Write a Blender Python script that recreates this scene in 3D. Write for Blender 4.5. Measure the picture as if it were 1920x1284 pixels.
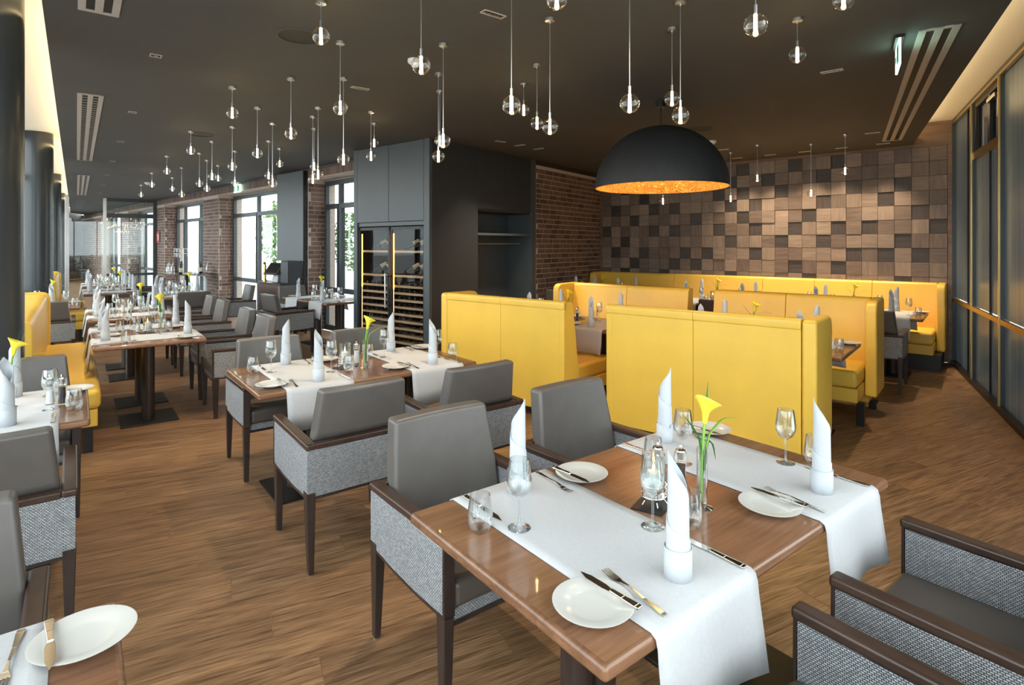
import bpy, math, random
from mathutils import Matrix, Vector
R = math.radians
scn = bpy.context.scene
COL = scn.collection
for o in list(bpy.data.objects): bpy.data.objects.remove(o, do_unlink=True)

# ------------------------------------------------------------------ camera
F_PX, CAM_H, HOR = 1056.0, 1.6, 459.0
cam = bpy.data.cameras.new('camera'); cam_o = bpy.data.objects.new('camera', cam); COL.objects.link(cam_o)
cam_o.location = (0, 0, CAM_H); cam_o.rotation_euler = (R(90), 0, 0)
cam.sensor_width = 36; cam.lens = 36*F_PX/1920; cam.shift_y = -(642-HOR)/1920; cam.clip_start = .05; cam.clip_end = 300
scn.camera = cam_o
# ------------------------------------------------------------------ world, exposure
scn.view_settings.view_transform = 'Standard'; scn.view_settings.look = 'None'
scn.view_settings.gamma = 1; scn.view_settings.use_curve_mapping = False
scn.view_settings.exposure = 1.12
world = bpy.data.worlds.new('sky'); scn.world = world; world.use_nodes = True
wn = world.node_tree; bg = wn.nodes['Background']
bg.inputs['Color'].default_value = (.945, .97, 1, 1); bg.inputs['Strength'].default_value = 2.6
scn.cycles.transparent_max_bounces = 40
SPOT_W, GLOBE_E, COVE_E = 55, 26, 9
CEIL, COVE = 3.0, 3.3

def G(px, py, z=0.0):
    Y = F_PX*(CAM_H-z)/(py-HOR); return ((px-960)/F_PX*Y, Y)
def GD(px, Y): return (px-960)/F_PX*Y
def ZP(py, Y): return CAM_H-(py-HOR)*Y/F_PX

# ------------------------------------------------------------------ materials
M = {}
def nt(name):
    m = bpy.data.materials.new(name); m.use_nodes = True; t = m.node_tree
    M[name] = m; return m, t, t.nodes['Principled BSDF']
def mat(name, col, rough=.5, metal=0, var=0.0, scale=30, bump=0.0, bscale=None, spec=.5, stretch=(1,1,1), coat=0):
    m, t, b = nt(name); b.inputs['Roughness'].default_value = rough; b.inputs['Metallic'].default_value = metal
    b.inputs['Base Color'].default_value = (*col, 1); b.inputs['Specular IOR Level'].default_value = spec
    b.inputs['Coat Weight'].default_value = coat
    if var or bump:
        tc = t.nodes.new('ShaderNodeTexCoord'); mp = t.nodes.new('ShaderNodeMapping'); mp.inputs['Scale'].default_value = stretch
        t.links.new(tc.outputs['Object'], mp.inputs['Vector'])
    if var:
        n = t.nodes.new('ShaderNodeTexNoise'); n.inputs['Scale'].default_value = scale; n.inputs['Detail'].default_value = 4
        t.links.new(mp.outputs[0], n.inputs['Vector'])
        r = t.nodes.new('ShaderNodeValToRGB')
        r.color_ramp.elements[0].position = .3; r.color_ramp.elements[1].position = .7
        r.color_ramp.elements[0].color = (*[c*(1-var) for c in col], 1); r.color_ramp.elements[1].color = (*[min(1, c*(1+var)) for c in col], 1)
        t.links.new(n.outputs['Fac'], r.inputs[0]); t.links.new(r.outputs[0], b.inputs['Base Color'])
    if bump:
        n2 = t.nodes.new('ShaderNodeTexNoise'); n2.inputs['Scale'].default_value = bscale or scale; n2.inputs['Detail'].default_value = 3
        t.links.new(mp.outputs[0], n2.inputs['Vector'])
        bp = t.nodes.new('ShaderNodeBump'); bp.inputs['Strength'].default_value = bump; bp.inputs['Distance'].default_value = .01
        t.links.new(n2.outputs['Fac'], bp.inputs['Height']); t.links.new(bp.outputs[0], b.inputs['Normal'])
    return m
def emis(name, col, e):
    m, t, b = nt(name); b.inputs['Base Color'].default_value = (*col, 1)
    b.inputs['Emission Color'].default_value = (*col, 1); b.inputs['Emission Strength'].default_value = e; return m
def thin_glass(name, tint=(1, 1, 1), blend=.25, rough=.0, gcol=(1, 1, 1), amount=1.0, base=.04):
    m = bpy.data.materials.new(name); m.use_nodes = True; t = m.node_tree; t.nodes.clear(); M[name] = m
    out = t.nodes.new('ShaderNodeOutputMaterial'); mx = t.nodes.new('ShaderNodeMixShader')
    tr = t.nodes.new('ShaderNodeBsdfTransparent'); tr.inputs[0].default_value = (*tint, 1)
    gl = t.nodes.new('ShaderNodeBsdfGlossy'); gl.inputs['Roughness'].default_value = rough; gl.inputs['Color'].default_value = (*gcol, 1)
    lw = t.nodes.new('ShaderNodeLayerWeight'); lw.inputs['Blend'].default_value = .5
    pw = t.nodes.new('ShaderNodeMath'); pw.operation = 'POWER'; pw.inputs[1].default_value = blend
    mu = t.nodes.new('ShaderNodeMath'); mu.operation = 'MULTIPLY_ADD'; mu.inputs[1].default_value = amount; mu.inputs[2].default_value = base
    t.links.new(lw.outputs['Facing'], pw.inputs[0]); t.links.new(pw.outputs[0], mu.inputs[0]); t.links.new(mu.outputs[0], mx.inputs[0])
    t.links.new(tr.outputs[0], mx.inputs[1]); t.links.new(gl.outputs[0], mx.inputs[2]); t.links.new(mx.outputs[0], out.inputs[0])
    return m
def wood(name, dark, light, rough=.35, stretch=(1.5, 22, 22), world_ang=None, rnd=.25, fig=.5, objrnd=True, coat=0.0, bumps=.06, fine=.35):
    """grain along local x (or along a world direction)."""
    m, t, b = nt(name); b.inputs['Roughness'].default_value = rough; b.inputs['Coat Weight'].default_value = coat
    N = t.nodes.new; K = t.links.new
    mp = N('ShaderNodeMapping'); mp.inputs['Scale'].default_value = stretch
    if world_ang is None:
        tc = N('ShaderNodeTexCoord'); K(tc.outputs['Object'], mp.inputs['Vector'])
    else:
        ge = N('ShaderNodeNewGeometry'); ro = N('ShaderNodeMapping'); ro.inputs['Rotation'].default_value = (0, 0, -world_ang)
        K(ge.outputs['Position'], ro.inputs['Vector']); K(ro.outputs[0], mp.inputs['Vector'])
    oi = N('ShaderNodeObjectInfo'); g2 = N('ShaderNodeNewGeometry'); ad = N('ShaderNodeMath'); ad.operation = 'ADD'
    if objrnd: K(oi.outputs['Random'], ad.inputs[0])
    K(g2.outputs['Random Per Island'], ad.inputs[1])
    fr = N('ShaderNodeMath'); fr.operation = 'FRACT'; K(ad.outputs[0], fr.inputs[0])
    w = N('ShaderNodeMath'); w.operation = 'MULTIPLY'; w.inputs[1].default_value = 37; K(fr.outputs[0], w.inputs[0])
    n = N('ShaderNodeTexNoise'); n.noise_dimensions = '4D'; n.inputs['Scale'].default_value = 1; n.inputs['Detail'].default_value = 7; n.inputs['Roughness'].default_value = .62; n.inputs['Distortion'].default_value = fig
    K(mp.outputs[0], n.inputs['Vector']); K(w.outputs[0], n.inputs['W'])
    r = N('ShaderNodeValToRGB'); e = r.color_ramp.elements; e[0].position = .3; e[0].color = (*dark, 1); e[1].position = .7; e[1].color = (*light, 1)
    m2 = N('ShaderNodeMapping'); m2.inputs['Scale'].default_value = (3.2, 7.5, 7.5); K(mp.outputs[0], m2.inputs['Vector'])
    nf = N('ShaderNodeTexNoise'); nf.noise_dimensions = '4D'; nf.inputs['Scale'].default_value = 1; nf.inputs['Detail'].default_value = 3; K(m2.outputs[0], nf.inputs['Vector']); K(w.outputs[0], nf.inputs['W'])
    sb = N('ShaderNodeMath'); sb.operation = 'SUBTRACT'; sb.inputs[1].default_value = .5; K(nf.outputs['Fac'], sb.inputs[0])
    fa = N('ShaderNodeMath'); fa.operation = 'MULTIPLY_ADD'; fa.inputs[1].default_value = fine; K(sb.outputs[0], fa.inputs[0]); K(n.outputs['Fac'], fa.inputs[2])
    K(fa.outputs[0], r.inputs[0])
    mr = N('ShaderNodeMapRange'); mr.inputs['To Min'].default_value = 1-rnd; mr.inputs['To Max'].default_value = 1+rnd; K(fr.outputs[0], mr.inputs['Value'])
    mm = N('ShaderNodeMix'); mm.data_type = 'RGBA'; mm.blend_type = 'MULTIPLY'; mm.inputs[0].default_value = 1
    K(r.outputs[0], mm.inputs[6]); cb = N('ShaderNodeCombineColor')
    for i in range(3): K(mr.outputs[0], cb.inputs[i])
    K(cb.outputs[0], mm.inputs[7]); K(mm.outputs[2], b.inputs['Base Color'])
    bp = N('ShaderNodeBump'); bp.inputs['Strength'].default_value = bumps; bp.inputs['Distance'].default_value = .01
    K(n.outputs['Fac'], bp.inputs['Height']); K(bp.outputs[0], b.inputs['Normal'])
    return m
PL_ANG = R(90-63.7)
wood('floor_oak', (.112, .057, .027), (.36, .202, .102), .42, (1.9, 24, 1), PL_ANG, .14, 1.6, bumps=.08, fine=.85)
wood('walnut_top', (.13, .058, .028), (.285, .14, .073), .27, (1.2, 11, 11), None, .12, .5, coat=.25)
wood('walnut_front', (.055, .026, .015), (.135, .066, .038), .4, (16, 16, 1.6), None, .1, .6)
wood('wood_frame', (.11, .058, .03), (.23, .135, .075), .45, (1.2, 14, 14), None, .06, .4)
wood('tile_light', (.165, .118, .088), (.28, .208, .16), .5, (3, 26, 26), None, .14, .4)
wood('tile_mid', (.10, .068, .05), (.18, .128, .098), .5, (3, 26, 26), None, .16, .4)
wood('tile_dark', (.034, .024, .019), (.07, .052, .043), .5, (3, 26, 26), None, .2, .4)
wood('oak_shelf', (.42, .27, .14), (.62, .43, .25), .5, (2, 20, 20), None, .06, .3)
wood('dark_wood', (.022, .014, .011), (.05, .032, .026), .35, (14, 14, 2), None, .1, .3)
wood('arm_wood', (.032, .018, .013), (.078, .044, .031), .3, (14, 2, 14), None, .1, .3)
mat('leather', (.112, .100, .092), .36, 0, .06, 14, .05, 260)
mat('seat_leather', (.095, .078, .066), .38, 0, .06, 14, .05, 260)
mat('brown_leather', (.055, .042, .036), .4, 0, .06, 14, .05, 200)
mat('yellow_leather', (.80, .50, .068), .36, 0, .05, 3, .04, 240)
mat('yellow_seam', (.42, .25, .01), .5)
mat('runner', (.53, .53, .54), .85, 0, .03, 90, .12, 420)
mat('napkin', (.51, .535, .57), .8, 0, .02, 60, .06, 300)
mat('porcelain', (.60, .585, .545), .12)
mat('steel', (.72, .69, .64), .16, 1)
mat('brushed', (.62, .62, .62), .3, 1)
mat('brass', (.62, .44, .17), .3, 1)
mat('black_metal', (.015, .014, .014), .38, .3)
mat('blue_grey', (.060, .074, .083), .42, 0, .04, 4)
mat('blue_grey_dark', (.026, .031, .037), .45, 0, .04, 4)
mat('column_paint', (.040, .048, .055), .26)
mat('ceiling_dark', (.068, .065, .063), .8, 0, .05, 2)
mat('cove_white', (.82, .79, .72), .8)
mat('vent_white', (.42, .39, .36), .5)
mat('black', (.006, .006, .006), .6)
mat('mortar', (.46, .38, .32), .9, 0, .15, 30)
mat('stone', (.42, .41, .40), .8, 0, .1, 2)
mat('frame_grey', (.045, .055, .062), .38)
mat('screen', (.17, .212, .235), .26, .2, .35, 1.6, 0, None, .5, (6, 6, .15))
_t = M['screen'].node_tree; _tl = _t.nodes.new('ShaderNodeBsdfTranslucent'); _tl.inputs[0].default_value = (.30, .35, .38, 1); _mx = _t.nodes.new('ShaderNodeMixShader'); _mx.inputs[0].default_value = .22
_t.links.new(_t.nodes['Principled BSDF'].outputs[0], _mx.inputs[1]); _t.links.new(_tl.outputs[0], _mx.inputs[2]); _t.links.new(_mx.outputs[0], _t.nodes['Material Output'].inputs[0])
mat('lamp_black', (.016, .017, .019), .62, 0, .2, 60, .25, 90)
mat('green_stem', (.20, .42, .05), .4)
mat('leaf_dark', (.04, .16, .025), .4)
mat('calla', (.90, .74, .05), .35)
mat('pepper', (.03, .022, .018), .8, 0, .6, 300)
mat('salt', (.85, .85, .85), .8)
mat('wax', (.80, .83, .80), .5)
mat('bottle_glass', (.008, .012, .008), .08, 0)
mat('label_paper', (.62, .50, .36), .7)
mat('capsule', (.05, .035, .03), .35, .3)
mat('pos_grey', (.06, .065, .07), .35)
mat('pos_screen', (.02, .02, .022), .2)
mat('pos_light', (.42, .42, .42), .4)
mat('red_sign', (.40, .03, .02), .5)
mat('white_paint', (.8, .8, .8), .5)
mat('trunk', (.08, .055, .04), .9)
mat('foliage', (.10, .20, .035), .6, 0, .5, 6)
mat('dark_fabric', (.075, .072, .072), .9, 0, .2, 300)
emis('glow', (1, .80, .42), GLOBE_E); emis('glow_tip', (1, .66, .2), GLOBE_E*2.2)
emis('bulb_glow', (1, .72, .38), 9); emis('led_warm', (1, .74, .38), COVE_E); emis('led_orange', (1, .45, .04), 7)
emis('added_glow_dim', (1, .72, .42), .7); emis('exit_glow', (.55, 1, .80), 3.0); emis('flame', (1, .62, .2), 10)
mat('exit_green', (.02, .32, .14), .4)
thin_glass('window_glass', (.93, .97, .97), 4, 0, (1, 1, 1), .45)
thin_glass('dark_glass', (.90, .90, .90), 5, 0, (1, 1, 1), .3, .015); thin_glass('dark_reflection_glass', (.10, .11, .12), 4, 0, (1, 1, 1), .5)  # transom pane: dark tint stands in for its dark reflection
thin_glass('clear_glass', (.925, .94, .94), 1.5, .0, (1, 1, 1), .85, .06)
thin_glass('globe_glass', (.97, .965, .95), 2.0, .0, (1, .97, .92), .8)
# woven fabric
m, t, b = nt('weave'); N = t.nodes.new; K = t.links.new
tc = N('ShaderNodeTexCoord'); sp = N('ShaderNodeSeparateXYZ'); K(tc.outputs['Object'], sp.inputs[0])
ad = N('ShaderNodeMath'); ad.operation = 'ADD'; K(sp.outputs[0], ad.inputs[0]); K(sp.outputs[1], ad.inputs[1])
cb = N('ShaderNodeCombineXYZ'); K(ad.outputs[0], cb.inputs[0]); K(sp.outputs[2], cb.inputs[1])
br = N('ShaderNodeTexBrick'); K(cb.outputs[0], br.inputs['Vector']); br.inputs['Scale'].default_value = 1
br.inputs['Brick Width'].default_value = .0100; br.inputs['Row Height'].default_value = .0058; br.inputs['Mortar Size'].default_value = .0014; br.inputs['Mortar Smooth'].default_value = .5
br.inputs['Color1'].default_value = (.60, .62, .64, 1); br.inputs['Color2'].default_value = (.36, .38, .40, 1); br.inputs['Mortar'].default_value = (.045, .045, .048, 1)
K(br.outputs['Color'], b.inputs['Base Color']); b.inputs['Roughness'].default_value = .65
bp = N('ShaderNodeBump'); bp.inputs['Strength'].default_value = .5; bp.inputs['Distance'].default_value = .003; bp.invert = True
K(br.outputs['Fac'], bp.inputs['Height']); K(bp.outputs[0], b.inputs['Normal'])
# brick, colour varies from brick to brick
m, t, b = nt('brick'); N = t.nodes.new; K = t.links.new
oi = N('ShaderNodeObjectInfo'); ge = N('ShaderNodeNewGeometry'); ad = N('ShaderNodeMath'); ad.operation = 'ADD'
K(oi.outputs['Random'], ad.inputs[0]); K(ge.outputs['Random Per Island'], ad.inputs[1])
fr = N('ShaderNodeMath'); fr.operation = 'FRACT'; K(ad.outputs[0], fr.inputs[0])
no = N('ShaderNodeTexNoise'); no.inputs['Scale'].default_value = 60; K(ge.outputs['Position'], no.inputs['Vector'])
mx = N('ShaderNodeMath'); mx.operation = 'MULTIPLY_ADD'; mx.inputs[1].default_value = .5; K(no.outputs['Fac'], mx.inputs[0]); K(fr.outputs[0], mx.inputs[2])
r = N('ShaderNodeValToRGB'); e = r.color_ramp.elements; e[0].position = .15; e[0].color = (.070, .034, .025, 1); e[1].position = 1.3/1.5; e[1].color = (.165, .098, .074, 1)
K(mx.outputs[0], r.inputs[0]); K(r.outputs[0], b.inputs['Base Color']); b.inputs['Roughness'].default_value = .7
# crumpled gold leaf
m, t, b = nt('gold_leaf'); N = t.nodes.new; K = t.links.new
tc = N('ShaderNodeTexCoord'); vo = N('ShaderNodeTexNoise'); vo.inputs['Scale'].default_value = 11; vo.inputs['Detail'].default_value = 6; vo.inputs['Distortion'].default_value = 2.5
K(tc.outputs['Object'], vo.inputs['Vector']); bp = N('ShaderNodeBump'); bp.inputs['Strength'].default_value = 1; bp.inputs['Distance'].default_value = .08
K(vo.outputs['Fac'], bp.inputs['Height']); K(bp.outputs[0], b.inputs['Normal'])
b.inputs['Base Color'].default_value = (.92, .52, .15, 1); b.inputs['Metallic'].default_value = .7; b.inputs['Roughness'].default_value = .38

# ------------------------------------------------------------------ mesh helpers
class MB:
    def __init__(s): s.v = []; s.f = []
    def add(s, vs, fs):
        k = len(s.v); s.v += [tuple(p) for p in vs]; s.f += [tuple(i+k for i in q) for q in fs]; return s
    def hexa(s, p):  # bottom 4 ccw, top 4 ccw
        return s.add(p, [(3, 2, 1, 0), (4, 5, 6, 7), (0, 1, 5, 4), (1, 2, 6, 5), (2, 3, 7, 6), (3, 0, 4, 7)])
    def box(s, x0, x1, y0, y1, z0, z1):
        return s.hexa([(x0, y0, z0), (x1, y0, z0), (x1, y1, z0), (x0, y1, z0), (x0, y0, z1), (x1, y0, z1), (x1, y1, z1), (x0, y1, z1)])
    def prism(s, poly, a0, a1, axis='z'):
        n = len(poly)
        def P(p, a): return {'z': (p[0], p[1], a), 'x': (a, p[0], p[1]), 'y': (p[1], a, p[0])}[axis]
        vs = [P(p, a0) for p in poly]+[P(p, a1) for p in poly]
        ar = sum(poly[i][0]*poly[(i+1) % n][1]-poly[(i+1) % n][0]*poly[i][1] for i in range(n))
        fs = [tuple(range(n-1, -1, -1)), tuple(range(n, 2*n))]+[(i, (i+1) % n, n+(i+1) % n, n+i) for i in range(n)]
        if ar < 0: fs = [tuple(reversed(q)) for q in fs]
        return s.add(vs, fs)
    def lathe(s, prof, n=24, cx=0, cy=0, cz=0):
        k = len(prof); vs = []; fs = []
        for i in range(n):
            a = 2*math.pi*i/n
            for r_, z in prof: vs.append((cx+r_*math.cos(a), cy+r_*math.sin(a), cz+z))
        for i in range(n):
            j = (i+1) % n
            for q in range(k-1):
                fs.append((i*k+q, j*k+q, j*k+q+1, i*k+q+1))
        return s.add(vs, fs)
    def cyl(s, x, y, r, z0, z1, n=16): return s.lathe([(.0001, z0), (r, z0), (r, z1), (.0001, z1)], n, x, y)
    def tube(s, pts, r, n=8, caps=True):
        pts = [Vector(p) for p in pts]; k = len(pts); vs = []; fs = []
        rr = r if isinstance(r, (list, tuple)) else [r]*k
        up = None
        for i, p in enumerate(pts):
            d = (pts[min(i+1, k-1)]-pts[max(i-1, 0)]).normalized()
            if up is None: up = Vector((0, 0, 1)) if abs(d.z) < .9 else Vector((1, 0, 0))
            a = d.cross(up).normalized(); c = a.cross(d).normalized(); up = c
            for j in range(n):
                th = 2*math.pi*j/n; vs.append(p+a*(rr[i]*math.cos(th))+c*(rr[i]*math.sin(th)))
        for i in range(k-1):
            for j in range(n):
                q = (j+1) % n; fs.append((i*n+j, i*n+q, (i+1)*n+q, (i+1)*n+j))
        if caps: fs += [tuple(range(n-1, -1, -1)), tuple((k-1)*n+j for j in range(n))]
        return s.add(vs, fs)
    def grid(s, rows):
        n = len(rows[0]); vs = [p for r_ in rows for p in r_]
        return s.add(vs, [(i*n+j, i*n+j+1, (i+1)*n+j+1, (i+1)*n+j) for i in range(len(rows)-1) for j in range(n-1)])
    def build(s, name, m, parent=None, smooth=False, bevel=0, seg=2, solid=0, ang=35, subd=0):
        me = bpy.data.meshes.new(name); me.from_pydata(s.v, [], s.f); me.materials.append(M[m])
        if smooth or bevel:
            me.polygons.foreach_set('use_smooth', [True]*len(me.polygons)); me.set_sharp_from_angle(angle=R(ang))
        o = bpy.data.objects.new(name, me); COL.objects.link(o)
        if solid:
            d = o.modifiers.new('solid', 'SOLIDIFY'); d.thickness = solid; d.offset = 0
        if bevel:
            d = o.modifiers.new('bevel', 'BEVEL'); d.width = bevel; d.segments = seg; d.limit_method = 'ANGLE'; d.angle_limit = R(30); d.harden_normals = True
        if subd:
            d = o.modifiers.new('sub', 'SUBSURF'); d.levels = d.render_levels = subd
        if parent: o.parent = parent
        return o
def rpoly(pts, rad, seg=4):
    out = []; n = len(pts)
    for i in range(n):
        r_ = rad[i] if isinstance(rad, (list, tuple)) else rad
        p = Vector(pts[i]); a = (Vector(pts[i-1])-p); c = (Vector(pts[(i+1) % n])-p)
        if r_ <= 0: out.append(tuple(p)); continue
        a.normalize(); c.normalize(); half = a.angle(c)/2; d = r_/math.tan(half)
        p0 = p+a*d; p1 = p+c*d
        for k in range(seg+1):
            t_ = k/seg; q = p0*(1-t_)**2+p*2*t_*(1-t_)+p1*t_*t_; out.append(tuple(q))
    return out
def tag(o, label=None, cat=None, group=None, kind=None):
    for k, v in (('label', label), ('category', cat), ('group', group), ('kind', kind)):
        if v is not None: o[k] = v
    return o
def empty(name): o = bpy.data.objects.new(name, None); COL.objects.link(o); o.empty_display_size = .1; return o
KIDS = {}
def copy_tree(o, parent=None):
    c = o.copy(); COL.objects.link(c); c.parent = parent
    for ch in list(o.children): copy_tree(ch, c)
    return c
PROTO = {}
def inst(key, builder):
    if key not in PROTO: PROTO[key] = builder(); return PROTO[key]
    return copy_tree(PROTO[key])
class Frame:
    def __init__(s, ox, oy, ang): s.o = (ox, oy); s.a = ang; s.c = math.cos(ang); s.s = math.sin(ang)
    def pt(s, x, y): return (s.o[0]+x*s.c-y*s.s, s.o[1]+x*s.s+y*s.c)
    def put(s, o, x=0, y=0, z=0, rot=0):
        p = s.pt(x, y); o.location = (p[0], p[1], z); o.rotation_euler = (0, 0, s.a+rot); return o
    def inv(s, X, Y):
        dx, dy = X-s.o[0], Y-s.o[1]; return (dx*s.c+dy*s.s, -dx*s.s+dy*s.c)
def line_frame(p, q): return Frame(p[0], p[1], math.atan2(q[1]-p[1], q[0]-p[0])), math.hypot(q[0]-p[0], q[1]-p[1])
def struct(o): o['kind'] = 'structure'; return o

# ------------------------------------------------------------------ key points of the plan (metres, camera above the origin)
UA = R(37.8)                                    # direction of the left wing's cross axis
U = (-.613, .79); V = (.79, .613)
K0 = (.43, -2.0); CW = (5.98, 7.61); W0 = (1.75, 11.2); EE = (.396, 9.3); RR = (-1.08, 7.355); LL = (-2.363, 8.4)
B0 = (-2.61, 9.3); BD = (-.714, .70); BN = (.70, .714)          # brick wall with windows: origin, direction, outward
def BP(t, d=0): return (B0[0]+BD[0]*t+BN[0]*d, B0[1]+BD[1]*t+BN[1]*d)
T6O = (-2.06, 2.753)
def LV(u, v): return (T6O[0]+U[0]*u+V[0]*v, T6O[1]+U[1]*u+V[1]*v)
LWALL = -1.0
ROOM = [K0, CW, W0, (.1, 9.75), (-1.7, 9.45), BP(0, .3), BP(25), LV(27.5, LWALL)]

# ------------------------------------------------------------------ floor with planks
o = MB().prism(ROOM, -.14, -.0015).build('floor', 'floor_oak'); struct(o); FLOOR = o
def inside(p, poly):
    c = False; n = len(poly)
    for i in range(n):
        x1, y1 = poly[i]; x2, y2 = poly[i-1]
        if (y1 > p[1]) != (y2 > p[1]) and p[0] < (x2-x1)*(p[1]-y1)/(y2-y1)+x1: c = not c
    return c
random.seed(3)
PF = Frame(0, 0, PL_ANG); pl, pw = 1.22, .178; cand = []
for j in range(-70, 160):
    off = (j*.437) % 1*pl
    for i in range(-25, 25):
        x, y = i*pl+off, j*pw; p = PF.pt(x+pl/2, y+pw/2)
        ins = [inside(PF.pt(x+a*pl, y+c*pw), ROOM) for a in (0, 1) for c in (0, 1)]
        if not all(ins): continue
        vis = p[1] > .9 and abs(p[0]/p[1]) < 1.0
        cand.append((0 if vis else 1, math.hypot(*p), x, y))
cand.sort()
pm = MB().box(.0012, pl-.0012, .0008, pw-.0008, -.012, 0)
po = pm.build('plank', 'floor_oak', FLOOR); rest = MB()
for k, (vv, d, x, y) in enumerate(cand):
    if k < 295:
        q = po if k == 0 else po.copy()
        if k: COL.objects.link(q)
        PF.put(q, x, y, 0)
    else:
        c = [PF.pt(x+a, y+e) for a, e in ((.0012, .0008), (pl-.0012, .0008), (pl-.0012, pw-.0008), (.0012, pw-.0008))]
        rest.hexa([(*p, -.012) for p in c]+[(*p, 0) for p in c])
q = rest.build('far_planks', 'floor_oak', FLOOR); q['kind'] = 'stuff'

# ------------------------------------------------------------------ ceiling, coves
SLAB = [(.465, -.845), (5.62, 7.90), W0, (W0[0]-.3, W0[1]+.2), (.1, 10.2), (-1.7, 9.6), BP(0, .3), BP(25, .3), (-2.69-.613*27.0, 3.22+.79*27.0)]
struct(MB().prism(SLAB, CEIL, CEIL+.12).build('ceiling', 'ceiling_dark'))
struct(MB().prism([(K0[0], K0[1]-.2), (CW[0]+.15, CW[1]), (W0[0]+.1, W0[1]+.1), (.1, 10.2), (-1.7, 9.6), BP(0, .3), BP(25, .3), LV(27.5, LWALL-.1)], COVE, COVE+.1).build('ceiling_cove', 'cove_white'))
def led(p, q, inset, label):
    fr, L = line_frame(p, q)
    o = MB().box(0, L, -.014, .014, 0, .03).build('cove_light_strip', 'led_warm'); fr.put(o, 0, inset, CEIL+.122)
    tag(o, label, 'light strip')
led((2.6, 2.80), (5.55, 7.82), .05, 'warm light strip on the ceiling edge along the grey-blue screens')
led((-2.65+.613, 3.22-.79), (-2.69-.613*20, 3.22+.79*20), -.05, 'warm light strip on the ceiling edge along the round columns')

# ------------------------------------------------------------------ wood block wall
WF, WLEN = line_frame(W0, CW)    # x along the wall, y pointing outward (left normal)
wall = struct(MB().box(0, WLEN, .03, .13, 0, COVE).build('wall_back', 'wood_frame')); WF.put(wall)
T0 = (WLEN-27*.2)/2
for nm, bx in (('panel_frame', (0, WLEN, -.02, .03, 2.955, 3.0)), ('panel_frame', (0, T0, -.02, .03, .0, 2.955)), ('panel_frame', (WLEN-T0, WLEN, -.02, .03, 0, 2.955)), ('panel_base', (T0, WLEN-T0, 0, .03, 0, .955))):
    MB().box(*bx).build(nm, 'wood_frame', wall, bevel=.003)
DARK = {0: [13, 17, 20, 4], 1: [12, 15, 19, 7, 2], 2: [4, 11, 13, 16, 21, 24], 3: [1, 5, 7, 12, 14, 19, 23], 4: [3, 9, 13, 18, 25], 5: [0, 5, 7, 11, 14, 17, 20, 22, 26], 6: [2, 12, 16, 19, 24], 7: [1, 4, 8, 10, 14, 21, 23, 25], 8: [3, 7, 9, 17, 20], 9: [2, 6, 12, 18, 24]}
MID = {0: [18, 22, 12, 24, 26], 1: [18, 16, 23, 22], 2: [22, 17, 0], 3: [0, 2, 17], 4: [6, 8, 21, 24, 1], 5: [2, 4, 23], 6: [0, 6, 9, 25], 7: [2, 5, 16, 17, 22], 8: [1, 6, 11, 18, 13, 25], 9: []}
random.seed(11); tiles = {}
for r_ in range(10):
    for c in range(27):
        k = 'tile_dark' if c in DARK[r_] else 'tile_mid' if c in MID[r_] or random.random() < .28 else 'tile_light'
        key = (k, random.random() < .5)
        if key not in tiles:
            tl = MB().box(-.0985, .0985, -.045, 0, -.0985, .0985).build('wood_tile', k, wall, bevel=.002, seg=1); tiles[key] = tl
        else:
            tl = tiles[key].copy(); COL.objects.link(tl)
        d = .012+random.random()*.008 if k == 'tile_dark' else .022+random.random()*.016
        tl.location = (T0+c*.2+.1, .045-d, 2.955-.1-r_*.2); tl.rotation_euler = (0, R(90) if key[1] else 0, 0)

# ------------------------------------------------------------------ bricks
def brick_mesh(L): return MB().box(-L/2, L/2, -.010, .010, -.0355, .0355)
BR = {}
def brick_obj(L, parent):
    k = round(L, 3)
    if k not in BR:
        BR[k] = brick_mesh(L).build('brick', 'brick', parent); return BR[k]
    q = BR[k].copy(); COL.objects.link(q); q.parent = parent; return q
def brick_rows(L, z0, z1, seed, head=.22):
    rnd = random.Random(seed); out = []; z = z0; row = 0
    while z+.083 <= z1+.001:
        x = [0, -.125, -.06, -.19][rnd.randrange(4)]
        while x < L-.01:
            w = .115 if rnd.random() < head else .24
            a, c = max(x, 0), min(x+w, L)
            if c-a > .05: out.append(((a+c)/2, z+.0415, round(c-a-.014, 3)))
            x += w+.0
        z += .0833; row += 1
    return out
# side wall of brick beside the wardrobe
SF, SLEN = line_frame(EE, W0)
ws = struct(MB().box(0, SLEN, .0015, .2, 0, CEIL).build('wall_side', 'mortar')); SF.put(ws)
for x, z, L in brick_rows(SLEN, .62, 2.92, 5):
    q = brick_obj(L, ws); q.location = (x, .008, z); q.rotation_euler = (0, 0, 0)
MB().box(0, SLEN, -.01, .05, 2.92, CEIL).build('top_trim', 'dark_wood', ws)

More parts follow.
